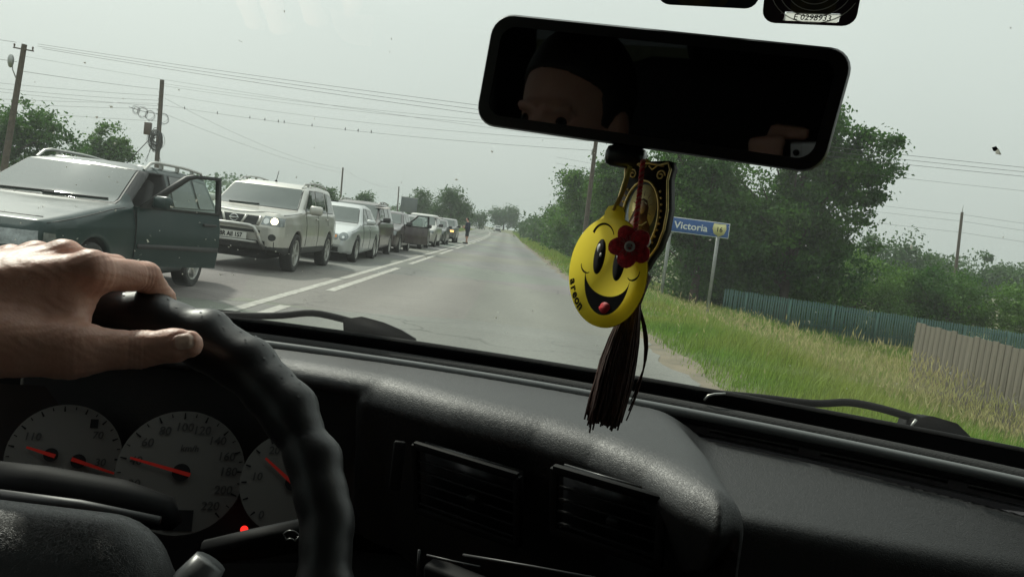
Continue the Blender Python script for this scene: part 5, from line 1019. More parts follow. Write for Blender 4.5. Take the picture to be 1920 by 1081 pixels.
wiper([(0.2540, 0.9550, 1.0440), (0.3100, 0.9450, 1.0480), (0.3725, 0.9300, 1.0503), (0.4058, 0.9250, 1.0592), (0.4357, 0.9100, 1.0588), (0.4802, 0.8950, 1.0522)], [(0.4612, 0.8900, 1.0415), (0.4637, 0.8900, 1.0548), (0.4853, 0.8900, 1.0599), (0.5096, 0.8850, 1.0564), (0.5234, 0.8800, 1.0447), (0.5283, 0.8800, 1.0294), (0.4611, 0.8900, 1.0272)], [(0.2529, 0.9550, 1.0388), (0.3263, 0.9350, 1.0422), (0.4105, 0.9150, 1.0412)])
m = MB(); th = np.linspace(0, 1.6, 8); m.tube([(0.2456, 0.9300, 1.0393), (0.2496, 0.9300, 1.0453), (0.2566, 0.9300, 1.0480), (0.2685, 0.9300, 1.0501)], .0014, 5); m.tube([(0.4545, 0.8750, 1.0443), (0.4563, 0.8750, 1.0509), (0.4595, 0.8750, 1.0566)], .0015, 5); m.build('wiper_clip', MATS['alloy'], car)
# ------------------------------------------------------------------ stickers at the top of the glass
pmat('sticker_purple', (.030, .012, .028), .5); pmat('sticker_navy', (.012, .022, .035), .5); pmat('sticker_olive', (.10, .085, .03), .5, col2=(.03, .03, .02), vscale=60)
def glass_frame(x, z):
    o = on_glass(x, z, -.006); a = on_glass(x+.01, z, -.006)-o; b = on_glass(x, z+.01, -.006)-o; a /= np.linalg.norm(a); b -= a*(a@b); b /= np.linalg.norm(b); return o, a, b
def clip(poly, a, b, c):
    """keep the part of an outline where a*x + b*y <= c"""
    o = []; n = len(poly)
    for i in range(n):
        p, q = poly[i], poly[(i+1) % n]; fp = a*p[0]+b*p[1]-c; fq = a*q[0]+b*q[1]-c
        if fp <= 0: o.append(p)
        if fp*fq < 0: t = fp/(fp-fq); o.append((p[0]+(q[0]-p[0])*t, p[1]+(q[1]-p[1])*t))
    return np.array(o)
def sticker(name, x, z, w_, h_, r, mat, slot=None):
    o, a, b = glass_frame(x, z); e = empty(name, tuple(o), 0, car); q = rrect(w_/2, h_/2, r, 6); m = MB()
    pcs = [q]
    if slot: x0, x1, y0, y1 = slot; mid_ = clip(clip(q, 0, 1, y1), 0, -1, -y0); pcs = [clip(q, 0, -1, -y1), clip(q, 0, 1, y0), clip(mid_, 1, 0, x0), clip(mid_, -1, 0, -x1)]
    for k in pcs:
        if len(k) > 2: m.add(k[:, :1]*a+k[:, 1:]*b, [tuple(range(len(k)))])
    m.build('sticker_sheet', mat, e); return e, a, b

sm_ = bpy.data.materials.new('sticker_paper'); sm_.use_nodes = True; t = sm_.node_tree; t.nodes.clear(); d_ = N(t, 'BsdfDiffuse'); d_.inputs['Color'].default_value = (.6, .6, .56, 1); tr_ = N(t, 'BsdfTranslucent'); tr_.inputs['Color'].default_value = (.75, .75, .7, 1); mx_ = N(t, 'MixShader', Fac=.6); oo_ = N(t, 'OutputMaterial'); t.links.new(d_.outputs[0], mx_.inputs[1]); t.links.new(tr_.outputs[0], mx_.inputs[2]); t.links.new(mx_.outputs[0], oo_.inputs['Surface']); MATS['sticker_paper'] = sm_
s1, a1, b1 = sticker('toll_sticker', .2045, 1.4130, .069, .066, .010, MATS['sticker_purple'], (-.0178, .0222, -.0298, -.0234))
def flat(par, name, pts, a, b, mat, off):
    n = np.cross(a, b); n = n if n[1] < 0 else -n; pts = np.array(pts); m = MB(); m.add(pts[:, :1]*a+pts[:, 1:]*b+n*off, [tuple(range(len(pts)))]); return m.build(name, mat, par)
q = rrect(.0165, .022, .006, 5); flat(s1, 'crest', q+np.array([.002, -.002]), a1, b1, MATS['sticker_olive'], .0006)
nn = np.cross(a1, b1); nn = nn if nn[1] < 0 else -nn
m = MB()
for k in range(4):
    th = np.linspace(3.5, 5.9, 16); rx = .014+.006*k; ry_ = .012+.005*k; m.tube(np.array([.002+rx*np.cos(t) for t in th])[:, None]*a1+np.array([-.004+ry_*np.sin(t) for t in th])[:, None]*b1+nn*.001, .0004, 4)
m.build('arc_lines', MATS['sign_white'], s1)
flat(s1, 'number_strip', [(-.019, -.0300), (.021, -.0300), (.0235, -.0232), (-.0165, -.0232)], a1, b1, MATS['sticker_paper'], .0012)
me = text_mesh('serial_number', 'E 0298933', .0065, 0, 'CENTER', .00008, .15); t_ = obj('serial_number', me, MATS['black_print'], s1)
o_ = a1*.0025+b1*-.0266+nn*.0018; t_.matrix_local = Matrix(((a1[0], b1[0], nn[0], o_[0]), (a1[1], b1[1], nn[1], o_[1]), (a1[2], b1[2], nn[2], o_[2]), (0, 0, 0, 1)))
s2, a2, b2 = sticker('toll_sticker', .1285, 1.4225, .078, .070, .010, MATS['sticker_navy'])
q = rrect(.020, .02, .006, 5); flat(s2, 'crest', q+np.array([-.004, -.014]), a2, b2, MATS['sticker_olive'], .0006)
# specks of dirt and splashed insects on the glass
pmat('speck', (.62, .64, .60), .7); dm = MB(); rs = np.random.default_rng(17)
def speck(x, z, r, el=1.0):
    o, a, b = glass_frame(x, z); n = np.cross(a, b); n = n if n[1] < 0 else -n; k = rs.integers(5, 9); th = np.sort(rs.random(k)*2*math.pi); rr = r*rs.uniform(.5, 1.2, k); ro = rs.random()*3
    P_ = np.array([a*rr[i]*math.cos(th[i])*el*math.cos(ro)-a*rr[i]*math.sin(th[i])*math.sin(ro)+b*rr[i]*math.cos(th[i])*el*math.sin(ro)+b*rr[i]*math.sin(th[i])*math.cos(ro) for i in range(k)])+o
    dm.add(np.concatenate([P_, P_+n*.0003]), [tuple(range(k)), tuple(range(k, 2*k))]+[(i, (i+1) % k, (i+1) % k+k, i+k) for i in range(k)])
for _ in range(150):
    speck(rs.uniform(-.62, .60), rs.uniform(1.07, 1.42), rs.choice([.0005, .0007, .0010, .0014], p=[.5, .3, .15, .05]), rs.uniform(1, 2))
for _ in range(45): speck(rs.uniform(-.58, -.25), rs.uniform(1.08, 1.24), rs.choice([.0006, .0009, .0013]), rs.uniform(1, 2.4))
speck(.3765, 1.3115, .0032, 1.3); speck(.0, 1.10, .0016, 1.2); speck(.04, 1.115, .001, 1.1); speck(.358, 1.232, .0024, 1.2)
ds = dm.build('dirt_specks', MATS['sticker_paper'], car); ds['kind'] = 'stuff'
o, a, b = glass_frame(.3735, 1.3130); m = MB(); th = np.linspace(0, 2*math.pi, 9, endpoint=False); rr = np.array([2.2, 1.5, 2.4, 1.9, 2.6, 1.6, 2.1, 2.5, 1.7])*.001; P_ = a*(rr*np.cos(th))[:, None]+b*(rr*np.sin(th))[:, None]+o+np.array([0, -.001, 0]); m.add(P_, [tuple(range(9))]); m.build('insect_splash', MATS['mirror_black'], car)
# ------------------------------------------------------------------ body shell round us
paint('paint_own', (.05, .055, .06), .3, .3, .3)
glassmat('side_dimming_tint', (.30, .34, .32)); glassmat('rear_dimming_tint', (.04, .045, .043))  # invented tints: front panes cut cabin light, rear panes darken the mirror view
m = MB(); ysr = np.linspace(.61, -2.6, 12); xsr = np.linspace(-.80, .80, 14); Xr, Yr = np.meshgrid(xsr, ysr, indexing='ij'); m.grid(np.stack([Xr, Yr, 1.478+.05*(1-(Xr/.8)**2)*np.clip((.6-Yr)/.5, 0, 1)], -1)); m.build('headliner', MATS['headliner'], car, smooth=True)
m = MB(); m.grid(np.stack([Xr*1.02, Yr, 1.515+.055*(1-(Xr/.8)**2)*np.clip((.6-Yr)/.5, 0, 1)], -1)); m.build('roof', MATS['paint_own'], car, smooth=True)
m = MB(); m.bbox((0, .615, 1.488), (1.6, .05, .05), .015); m.build('roof_header', MATS['headliner'], car)
for sd in (-1, 1):
    yb_ = float(y_glass(sd*.79, 1.0)); m = MB(); m.tube([(sd*.82, yb_+.03, .95), (sd*.80, .6, 1.49)], .035, 8); m.build('windscreen_pillar', MATS['headliner'], car, smooth=True)
    for y_ in (-.45, -1.5): m = MB(); m.bbox((sd*.81, y_, 1.26), (.05, .16, .50), .02); m.build('door_pillar', MATS['headliner'], car)
    m = MB(); m.bbox((sd*.84, -.75, .72), (.07, 3.4, .62), .02); m.build('door_panel', MATS['cabin_trim'], car)
    m = MB(); m.box((sd*.88, -.75, .70), (.006, 3.4, .60)); m.build('outer_skin', MATS['paint_own'], car)
    for y0, y1 in ((-.36, .58), (-1.41, -.54), (-2.5, -1.6)): m = MB(); m.add([(sd*.84, y0, 1.03), (sd*.84, y1, 1.03), (sd*.80, y1 if y1 < .3 else .56, 1.49), (sd*.80, y0, 1.49)], [(0, 1, 2, 3)]); m.build('side_window', MATS['side_dimming_tint' if y1 > 0 else 'rear_dimming_tint'], car)
m = MB(); m.box((0, -.8, .42), (1.7, 3.6, .04)); m.build('cabin_floor', MATS['cabin_trim'], car)
m = MB(); m.box((0, -2.55, 1.0), (1.7, .05, 1.2)); m.build('tailgate', MATS['cabin_trim'], car)
for sx in (-.33, .42):
    for yy in (-.34, -1.35): m = MB(); m.bbox((sx, yy+.18, .68), (.50, .52, .18), .06); m.bbox((sx, yy-.16, .98), (.48, .16, .62), .06, Matrix.Rotation(-.25, 3, 'X').transposed()); m.bbox((sx, yy-.28, 1.36), (.26, .10, .18), .04); m.build('seat', MATS['cabin_trim'], car, smooth=True)
m = MB(); xb = np.linspace(-.78, .78, 16); yy = np.linspace(0, 1, 8); Xb, Tb = np.meshgrid(xb, yy, indexing='ij'); Yb = y_glass(Xb, 1.0)+.02+Tb*(2.0-y_glass(Xb, 1.0)); m.grid(np.stack([Xb, Yb, .965-.17*Tb-.06*(Xb/.78)**2], -1)); m.build('bonnet', MATS['paint_own'], car, smooth=True)
m = MB(); m.bbox((0, 1.45, .55), (1.6, 1.1, .42), .08); m.build('engine_bay', MATS['underbody'], car)
for sx in (-.72, .72):
    for yy in (1.45, -1.25): w_ = empty('wheel', (sx, yy, .35), 0, car); w_.scale = (1.12,)*3; obj('tyre', TYRE, None, w_); obj('rim', RIM, None, w_)
# ------------------------------------------------------------------ things hanging from the mirror
def frame_at(o, yaw, tilt=0.0):
    """upright frame: right axis turned by yaw about the vertical"""
    a = np.array([math.cos(yaw), -math.sin(yaw), 0]); b = np.array([math.sin(tilt), 0, math.cos(tilt)]); b = b-a*(a@b); b /= np.linalg.norm(b); n = np.cross(a, b); n = n if n[1] < 0 else -n
    return np.array(o, float), a, b, n
def outline(par, name, pts, fr, mat, z0, z1, smooth=False):
    o, a, b, n = fr; pts = np.array(pts, float); k = len(pts); A = pts[:, :1]*a+pts[:, 1:]*b
    m = MB(); m.add(np.concatenate([A+n*z1, A+n*z0]), [tuple(range(k)), tuple(range(2*k-1, k-1, -1))]+[(i, i+k, (i+1) % k+k, (i+1) % k) for i in range(k)]); return m.build(name, mat, par)
def ell(cx, cy, rx, ry, n=28, rot=0.0, a0=0, a1=360):
    t = np.radians(np.linspace(a0, a1, n, endpoint=(a1-a0) != 360)); x = rx*np.cos(t); y = ry*np.sin(t); return np.stack([cx+x*math.cos(rot)-y*math.sin(rot), cy+x*math.sin(rot)+y*math.cos(rot)], 1)
def ribbon(par, name, pts, wid, fr, mat, z):
    pts = np.array(pts, float); t = np.gradient(pts, axis=0); t /= np.linalg.norm(t, axis=1)[:, None]; s = np.stack([-t[:, 1], t[:, 0]], 1); wid = np.broadcast_to(np.asarray(wid, float), (len(pts),))[:, None]/2
    o, a, b, n = fr; L1 = pts+s*wid; R1 = pts-s*wid; g_ = lambda q: q[:, :1]*a+q[:, 1:]*b+n*z; m = MB(); m.grid(np.stack([g_(L1), g_(R1)], 1)); return m.build(name, mat, par)
pmat('card_yellow', (.93, .80, .07), .6, var=.08, vscale=60); cm_ = bpy.data.materials.new('card_yellow_'); cm_.use_nodes = True; t = cm_.node_tree; b_ = t.nodes['Principled BSDF']; b_.inputs['Base Color'].default_value = (.95, .80, .07, 1); b_.inputs['Roughness'].default_value = .6; tr_ = N(t, 'BsdfTranslucent'); tr_.inputs['Color'].default_value = (.98, .88, .16, 1); mx_ = N(t, 'MixShader', Fac=.5); t.links.new(b_.outputs[0], mx_.inputs[1]); t.links.new(tr_.outputs[0], mx_.inputs[2]); t.links.new(mx_.outputs[0], t.nodes['Material Output'].inputs['Surface']); MATS['card_yellow'] = cm_   # thin card lets some light through
pmat('card_edge', (.22, .16, .05), .8); pmat('print_red', (.60, .03, .04), .6); pmat('felt_red', (.62, .022, .035), .95, var=.35, vscale=300, bump=.8, bscale=900, sheen=.3)
pmat('thread_pink', (.52, .16, .14), .9); pmat('thread_yellow', (.58, .46, .10), .8); pmat('pearl', (.62, .60, .56), .4); pmat('gold', (.80, .62, .26), .35, .6, var=.2, vscale=200)
pmat('icon_wood', (.018, .013, .011), .5); pmat('icon_blue', (.15, .19, .25), .5, var=.3, vscale=150); pmat('icon_halo', (.86, .76, .40), .45, var=.2, vscale=120); pmat('icon_robe', (.25, .15, .12), .6, var=.4, vscale=220); pmat('icon_skin', (.50, .34, .24), .6); pmat('icon_cream', (.46, .42, .30), .6, var=.3, vscale=90)
pmat('tassel', (.070, .030, .022), .75, col2=(.035, .015, .012), vscale=200, island=.5)
# air freshener disc
fo = (0.0683, 0.5450, 1.1819); fr = frame_at(fo, math.radians(54), .015)
af = empty('air_freshener', fo); tag(af, 'yellow smiling face air freshener hanging from the mirror', 'air freshener')
R_ = .0362
pts = np.concatenate([ell(0, 0, R_, R_, 60, 0, 104, 436), [(.0085, .0395), (.006, .0430), (0, .0442), (-.006, .0430), (-.0085, .0395)]])
outline(af, 'card', pts, fr, MATS['card_yellow'], -.0011, .0011); ribbon(af, 'card_rim', np.concatenate([np.array(pts), np.array(pts)[:1]])*1.002, .0006, fr, MATS['card_edge'], -.0006)
P1 = MATS['black_print']; z_ = .0014
outline(af, 'eye', ell(-.0075, .0095, .0052, .0118, 24, -.08), fr, P1, .0011, z_); outline(af, 'eye', ell(.0118, .0070, .0052, .0115, 24, -.08), fr, P1, .0011, z_)
for (x, y, r1, r2) in ((-.0085, .0150, .0020, .0030), (-.0062, .0108, .0010, .0014), (.0105, .0122, .0019, .0028)): outline(af, 'eye_glint', ell(x, y, r1, r2, 14), fr, MATS['sign_white'], z_, z_+.0003)
ribbon(af, 'eyebrow', ell(-.0065, .0175, .0105, .0098, 18, 0, 20, 160)+np.array([0, .004]), np.linspace(.0006, .0022, 18), fr, P1, z_)
up_ = ell(.0025, -.002, .0212, .0135, 26, -.06, 182, 358); dn = ell(.0025, -.002, .0215, .0262, 26, -.06, 182, 358); o, a, b, n = fr; m = MB(); m.grid(np.stack([q_[:, :1]*a+q_[:, 1:]*b+n*z_ for q_ in (up_, dn)], 1)); m.build('mouth', P1, af)
outline(af, 'tongue', np.concatenate([ell(.0050, -.0225, .0048, .0032, 12, 0, 0, 180), ell(.0040, -.0230, .0048, .0038, 10, 0, 180, 360)]), fr, MATS['print_red'], z_, z_+.0003)
for sx in (-1, 1): ribbon(af, 'cheek_line', ell(.0035+sx*.0225, -.0015, .0055, .0042, 12, sx*.5, 200 if sx < 0 else 190, 350 if sx > 0 else 340)+np.array([0, .0035]), np.concatenate([np.linspace(.0005, .0013, 6), np.linspace(.0013, .0005, 6)]), fr, P1, z_)
def put(me, name, par, fr, x, y, ang, z, mat):
    o, a, b, n = fr; o_ = obj(name, me, mat, par); ca, sa = math.cos(ang), math.sin(ang); A = a*ca+b*sa; B = b*ca-a*sa; q_ = a*x+b*y+n*z
    o_.matrix_local = Matrix(((A[0], B[0], n[0], q_[0]), (A[1], B[1], n[1], q_[1]), (A[2], B[2], n[2], q_[2]), (0, 0, 0, 1))); return o_
for k, ch in enumerate('areon'):
    a = math.radians(198+k*8.6); put(text_mesh('letter', ch, .0088, 0, 'CENTER', .0004), 'letter', af, fr, .0318*math.cos(a), .0318*math.sin(a), a+math.pi/2, z_, P1)
m = MB(); o0 = np.array(fo); lp = [np.array([.0+0, 0, 0])+fr[2]*.0405+fr[3]*.002, np.array((0.0710, 0.5430, 1.2348))-o0, np.array((0.0739, 0.5450, 1.2520))-o0]; m.tube(lp, .0010, 6); m.tube([l+np.array([.0012, .0006, 0]) for l in lp], .0010, 6); m.build('cord', MATS['thread_yellow'], af, smooth=True)
# felt flower on a twisted thread
wo_ = (0.0779, 0.5200, 1.2005); ff = frame_at(wo_, math.radians(18), 0); fl = empty('felt_flower', wo_); tag(fl, 'dark red felt flower on a twisted pink thread in front of the yellow face', 'flower charm')
for k in range(5):
    a = math.radians(72*k+96+20); q_ = ell(.0072*math.cos(a), .0072*math.sin(a), .0066, .0058, 18, a); q_ = q_*(1+.0)
    outline(fl, 'petal', q_+.0002*np.sin(np.arange(18)*5)[:, None], ff, MATS['felt_red'], -.0016+.0004*(k % 2), .0012+.0005*(k % 3))
m = MB(); o, a, b, n = ff; th = np.linspace(0, 2*math.pi, 18); m.tube((.0026*np.cos(th))[:, None]*a+(.0026*np.sin(th))[:, None]*b+n*.0024, .0009, 6, cap=False); m.lathe([(0, .001), (.0018, .0005), (.002, -.001)], 12, n*.0025, 'y'); m.build('bead', MATS['pearl'], fl, smooth=True)
m = MB(); r_ = np.random.default_rng(2)
for k in range(30): t = r_.random()*6.28; m.tube([n*.0022+.003*(a*math.cos(t)+b*math.sin(t)), n*.0026+(.0055+.002*r_.random())*(a*math.cos(t)+b*math.sin(t))], .00018, 3, cap=False)
m.build('fringe', MATS['thread_pink'], fl)
p0 = np.array((0.0797, 0.5210, 1.2081))-np.array(wo_); p1 = np.array((0.0833, 0.5520, 1.2579))-np.array(wo_); t = np.linspace(0, 1, 90)[:, None]
for ph, mt in ((0, 'thread_pink'), (math.pi, 'print_red')):
    m = MB(); hx = .0009*np.stack([np.cos(t[:, 0]*75+ph), np.sin(t[:, 0]*75+ph), 0*t[:, 0]], 1); m.tube(p0+(p1-p0)*t+hx, .0010, 6); m.build('thread', MATS[mt], fl, smooth=True)
m = MB(); m.lathe([(0, -.0045), (.004, -.0035), (.0055, 0), (.004, .0035), (0, .0045)], 12, np.array((0.0865, 0.5290, 1.2049))-np.array(wo_)); m.lathe([(0, -.0035), (.003, -.0025), (.004, 0), (.003, .0025), (0, .0035)], 12, np.array((0.0755, 0.5310, 1.2051))-np.array(wo_)); m.build('pearl', MATS['pearl'], fl, smooth=True)
# icon in an ornate frame
io = (0.0876, 0.5560, 1.2215); fi = frame_at(io, math.radians(46), .05); ic = empty('icon_pendant', io); tag(ic, 'small gilt framed oval religious icon hanging under the mirror', 'icon pendant')
half = [(.0, .0365), (.010, .0355), (.0165, .0372), (.0190, .0330), (.0180, .0255), (.0195, .018), (.0218, .006), (.0215, -.008), (.0185, -.0195), (.0128, -.0285), (.0105, -.034), (.006, -.0385), (0, -.0400)]
out = np.array(half+[(-x, y) for x, y in half[-2:0:-1]]); outline(ic, 'backing', out*1.0, fi, MATS['icon_wood'], -.006, .0010)
o, a, b, n = fi; g3 = lambda q, z: q[:, :1]*a+q[:, 1:]*b+n*z
m = MB(); oc = np.concatenate([out, out[:1]]); m.tube(g3(oc*.965, .0012), .0009, 6, cap=False); m.build('gilt_edge', MATS['gold'], ic, smooth=True)
m = MB(); e_ = ell(0, -.001, .0148, .0245, 40); m.tube(g3(np.concatenate([e_, e_[:1]]), .0014), .0009, 6, cap=False); m.build('oval_rim', MATS['gold'], ic, smooth=True)
m = MB()
for sx in (-1, 1):
    th = np.linspace(0, 9, 26); rr = .0036*(1-th/11); m.tube(g3(np.stack([sx*(.0115+rr*np.cos(th)), .0275+rr*np.sin(th)], 1), .0014), .0006, 5); m.tube(g3(np.array([(sx*.001, .0335), (sx*.004, .031), (sx*.008, .034), (sx*.013, .0335)]), .0014), .0006, 5)
    for k in range(11):
        y = .017-.0042*k; x = sx*(.0165-.00022*(k-4)**2*.9); m.lathe([(0, -.001), (.0011, 0), (0, .001)], 6, g3(np.array([[x, y]]), .0014)[0])
m.build('scrollwork', MATS['gold'], ic, smooth=True)
outline(ic, 'picture_ground', ell(0, -.001, .0146, .0242, 36), fi, MATS['icon_blue'], .0010, .0012)
outline(ic, 'halo', ell(.001, .005, .0112, .0160, 30), fi, MATS['icon_halo'], .0012, .0014)
outline(ic, 'robe', [(-.0115, -.0125), (-.0085, -.006), (-.0045, -.001), (-.0042, .006), (-.0022, .0108), (.001, .0118), (.0042, .0105), (.006, .006), (.006, -.001), (.009, -.006), (.0112, -.0135), (.006, -.021), (0, -.0230), (-.006, -.021)], fi, MATS['icon_robe'], .0014, .0016)
outline(ic, 'face', ell(.001, .0055, .0028, .0042, 16), fi, MATS['icon_skin'], .0016, .0018)
ribbon(ic, 'robe_fold', [(-.0045, -.004), (-.001, -.0065), (.003, -.006), (.0065, -.0035)], .0010, fi, MATS['icon_cream'], .0018); ribbon(ic, 'robe_fold', [(-.003, .0085), (.001, .0102), (.0045, .008)], .0008, fi, MATS['icon_cream'], .0018)
for k in range(7): aa = math.radians(-20+k*36); ribbon(ic, 'halo_ray', [(.001+.0058*math.cos(aa), .005+.0085*math.sin(aa)), (.001+.0082*math.cos(aa), .005+.0117*math.sin(aa))], .0004, fi, MATS['icon_robe'], .0016)
m = MB(); ob_ = np.array((0.0855, 0.5560, 1.2550))-np.array(io); m.tube([fi[2]*.036, ob_+np.array([0, 0, .004])], .0010, 6); m.build('cord', MATS['thread_yellow'], ic)
m = MB(); kp = [fi[2]*-.039, np.array((0.0939, 0.5520, 1.1813))-np.array(io), np.array((0.0890, 0.5490, 1.1612))-np.array(io)]; m.tube(kp, [.008, .0055, .0048], 10); m.build('tassel_neck', MATS['tassel'], ic, smooth=True)
m = MB(); r_ = np.random.default_rng(8); t0 = np.array((0.0893, 0.5490, 1.1648)); t1 = np.array((0.0802, 0.5450, 1.0826))
for k in range(260):
    ang = r_.random()*6.28; rad = r_.random()**.5; f0 = .0046*rad; f1 = .0112*rad; L = r_.uniform(.93, 1.02)+(.12 if k < 3 else 0); d0 = np.array([math.cos(ang), math.sin(ang)*.8, 0]); end = t0+(t1-t0)*L+d0*f1+r_.normal(0, .0012, 3); st0 = t0+d0*f0; u = np.linspace(0, 1, 7)[:, None]
    pth = st0+(end-st0)*u+d0*(.0035*np.sin(u*math.pi))+r_.normal(0, .0005, (7, 3))*u; m.tube(pth-np.array(io), .00062, 4)
for k in range(4): u = np.linspace(0, 1, 9)[:, None]; e0 = t0+np.array([.003, 0, 0]); e1 = t0+(t1-t0)*(.72+.08*k)+np.array([.014, 0, 0]); m.tube(e0+(e1-e0)*u+np.array([.008, 0, 0])*np.sin(u*math.pi)-np.array(io), .0005, 4)
m.tube([t0-np.array(io), (t0+t1)/2-np.array(io), t0+(t1-t0)*.93-np.array(io)], [.0040, .0070, .0086], 14); m.build('tassel_threads', MATS['tassel'], ic)

# ------------------------------------------------------------------ people
def skinmat(name, c1, c2):
    m, t, b = nodes(name); tc = N(t, 'TexCoord'); nz = N(t, 'TexNoise', Scale=38.0, Detail=5.0); t.links.new(tc.outputs['Object'], nz.inputs['Vector'])
    mx = N(t, 'MixRGB'); mx.inputs['Color1'].default_value = rgba(c1); mx.inputs['Color2'].default_value = rgba(c2); t.links.new(nz.outputs['Fac'], mx.inputs['Fac']); t.links.new(mx.outputs['Color'], b.inputs['Base Color'])
    b.inputs['Roughness'].default_value = .48; b.inputs['Specular IOR Level'].default_value = .4
    b.inputs['Subsurface Weight'].default_value = .25; b.inputs['Subsurface Radius'].default_value = (.010, .004, .002); b.inputs['Subsurface Scale'].default_value = .5
    n2 = N(t, 'TexVoronoi', Scale=420.0); t.links.new(tc.outputs['Object'], n2.inputs['Vector']); n3 = N(t, 'TexNoise', Scale=160.0, Detail=4.0); t.links.new(tc.outputs['Object'], n3.inputs['Vector'])
    n3.inputs['Roughness'].default_value = .75; ad = N(t, 'Math', operation='ADD'); t.links.new(n2.outputs['Distance'], ad.inputs[0]); t.links.new(n3.outputs['Fac'], ad.inputs[1])
    bp = N(t, 'Bump', Strength=.13, Distance=.001); t.links.new(ad.outputs[0], bp.inputs['Height']); t.links.new(bp.outputs['Normal'], b.inputs['Normal']); MATS[name] = m; return m
skinmat('skin', (.64, .375, .285), (.54, .285, .21)); pmat('skin_nail', (.62, .42, .33), .28, var=.06, vscale=60, coat=.2)
pmat('cloth_dark', (.025, .028, .035), .9, var=.3, vscale=30); pmat('cloth_navy', (.022, .028, .05), .9, var=.3, vscale=10); pmat('hair_dark', (.012, .009, .007), .6)
def hand_f(x, y, z):
    C = lambda a, b, ra, rb: sd_cap(x, y, z, a, b, ra, rb)
    # left hand over the top of the wheel: finger joints, knuckle to tip
    idx = [(-0.2852, 0.5850, 1.1348), (-0.2661, 0.6280, 1.1322), (-0.2606, 0.6500, 1.1141), (-0.2658, 0.6550, 1.0943)]
    mid = [(-0.3140, 0.6020, 1.1384), (-0.3017, 0.6550, 1.1318), (-0.2959, 0.6750, 1.1076), (-0.2972, 0.6720, 1.0902)]
    rin = [(-0.3409, 0.6150, 1.1342), (-0.3361, 0.6700, 1.1254), (-0.3317, 0.6900, 1.1018), (-0.3312, 0.6850, 1.0845)]
    pin = [(-0.3636, 0.6220, 1.1298), (-0.3631, 0.6720, 1.1189), (-0.3596, 0.6880, 1.0984), (-0.3587, 0.6840, 1.0833)]
    wr_u = (-0.3854, 0.5400, 1.1072); wr_l = (-0.3691, 0.5200, 1.0839)
    d = C(wr_u, idx[0], .0215, .0142)
    d = smin(d, C(wr_u, mid[0], .0215, .0138), .010); d = smin(d, C(wr_u, rin[0], .0200, .0132), .010); d = smin(d, C(wr_u, pin[0], .0190, .0125), .010)
    # palm body and heel of the thumb
    d = smin(d, C(wr_l, (-0.3105, 0.5750, 1.0952), .0245, .0215), .022); d = smin(d, C((-0.3772, 0.5300, 1.0953), (-0.3215, 0.5850, 1.1136), .027, .0225), .018)
    d = smin(d, C((-0.3209, 0.5680, 1.0910), (-0.2952, 0.5900, 1.1260), .017, .0120), .014)
    # thumb
    th = [(-0.3249, 0.5400, 1.0851), (-0.2804, 0.5560, 1.0848), (-0.2412, 0.5720, 1.0875), (-0.2193, 0.5750, 1.0928), (-0.2095, 0.5760, 1.0947)]
    t_ = smin(C(th[0], th[1], .0225, .0175), C(th[1], th[2], .0165, .0126), .012); t_ = smin(t_, C(th[2], th[3], .0126, .0112), .004); t_ = smin(t_, C(th[3], th[4], .0112, .0095), .004)
    d = smin(d, t_, .012)
    # web between thumb and first finger
    d = smin(d, C((-0.2895, 0.5700, 1.0873), (-0.2994, 0.5880, 1.1218), .0105, .0105), .016)
    for fg, r0, r1, r2, r3 in ((idx, .0128, .0112, .0098, .0080), (mid, .0128, .0112, .0098, .0082), (rin, .0122, .0106, .0092, .0078), (pin, .0108, .0094, .0082, .0070)):
        g = smin(C(fg[0], fg[1], r0, r1), C(fg[1], fg[2], r1*.98, r2), .003); g = smin(g, C(fg[2], fg[3], r2, r3), .003); d = smin(d, g, .007)
    # knuckles and tendons on the back of the hand
    for k, r in (((-0.2848, 0.5820, 1.1391), .0105), ((-0.3129, 0.6000, 1.1421), .0105), ((-0.3397, 0.6130, 1.1379), .0100), ((-0.3619, 0.6200, 1.1333), .0092)): d = smin(d, np.sqrt((x-k[0])**2+(y-k[1])**2+(z-k[2])**2)-r, .007)
    for a, b in (((-0.3660, 0.5450, 1.1234), (-0.3118, 0.5970, 1.1435)), ((-0.3729, 0.5550, 1.1248), (-0.3382, 0.6100, 1.1394)), ((-0.3555, 0.5350, 1.1201), (-0.2831, 0.5770, 1.1395))): d = smin(d, C(a, b, .0035, .0040), .010)
    # veins
    for a, b in (((-0.3518, 0.5350, 1.1171), (-0.3235, 0.5800, 1.1268)), ((-0.3235, 0.5800, 1.1268), (-0.2998, 0.5900, 1.1350)), ((-0.3373, 0.5350, 1.1068), (-0.2997, 0.5720, 1.1155))): d = smin(d, C(a, b, .0022, .0018), .007)
    # skin folds: across the thumb joint, over the first finger's joints, and round the thumb nail
    def fold(d, c, ax_, offs, dep, wid, rad):
        ax_ = np.array(ax_, float); ax_ /= np.linalg.norm(ax_); s = (x-c[0])*ax_[0]+(y-c[1])*ax_[1]+(z-c[2])*ax_[2]; r2 = (x-c[0])**2+(y-c[1])**2+(z-c[2])**2-s*s
        w = np.exp(-(np.maximum(r2, 0)/rad**2)**2)
        for o_ in offs: d = d+dep*w*np.exp(-((s-o_)/wid)**2)
        return d
    t2 = np.array(th[2]); d = fold(d, t2, t2-np.array(th[1]), (-.0065, -.0035, -.0005, .0028), .00055, .0009, .016)
    t1 = np.array(th[1]); d = fold(d, t1, t2-t1, (-.004, .001, .006), .0004, .0012, .019)
    p1 = np.array(idx[1]); d = fold(d, p1, p1-np.array(idx[0]), (-.007, -.004, -.001), .0006, .0010, .014)
    p2 = np.array(idx[2]); d = fold(d, p2, p2-p1, (-.003, 0, .003), .0005, .0009, .013)
    q0 = np.array(idx[0]); d = fold(d, q0, p1-q0, (-.003, .003, .009), .0004, .0014, .018)
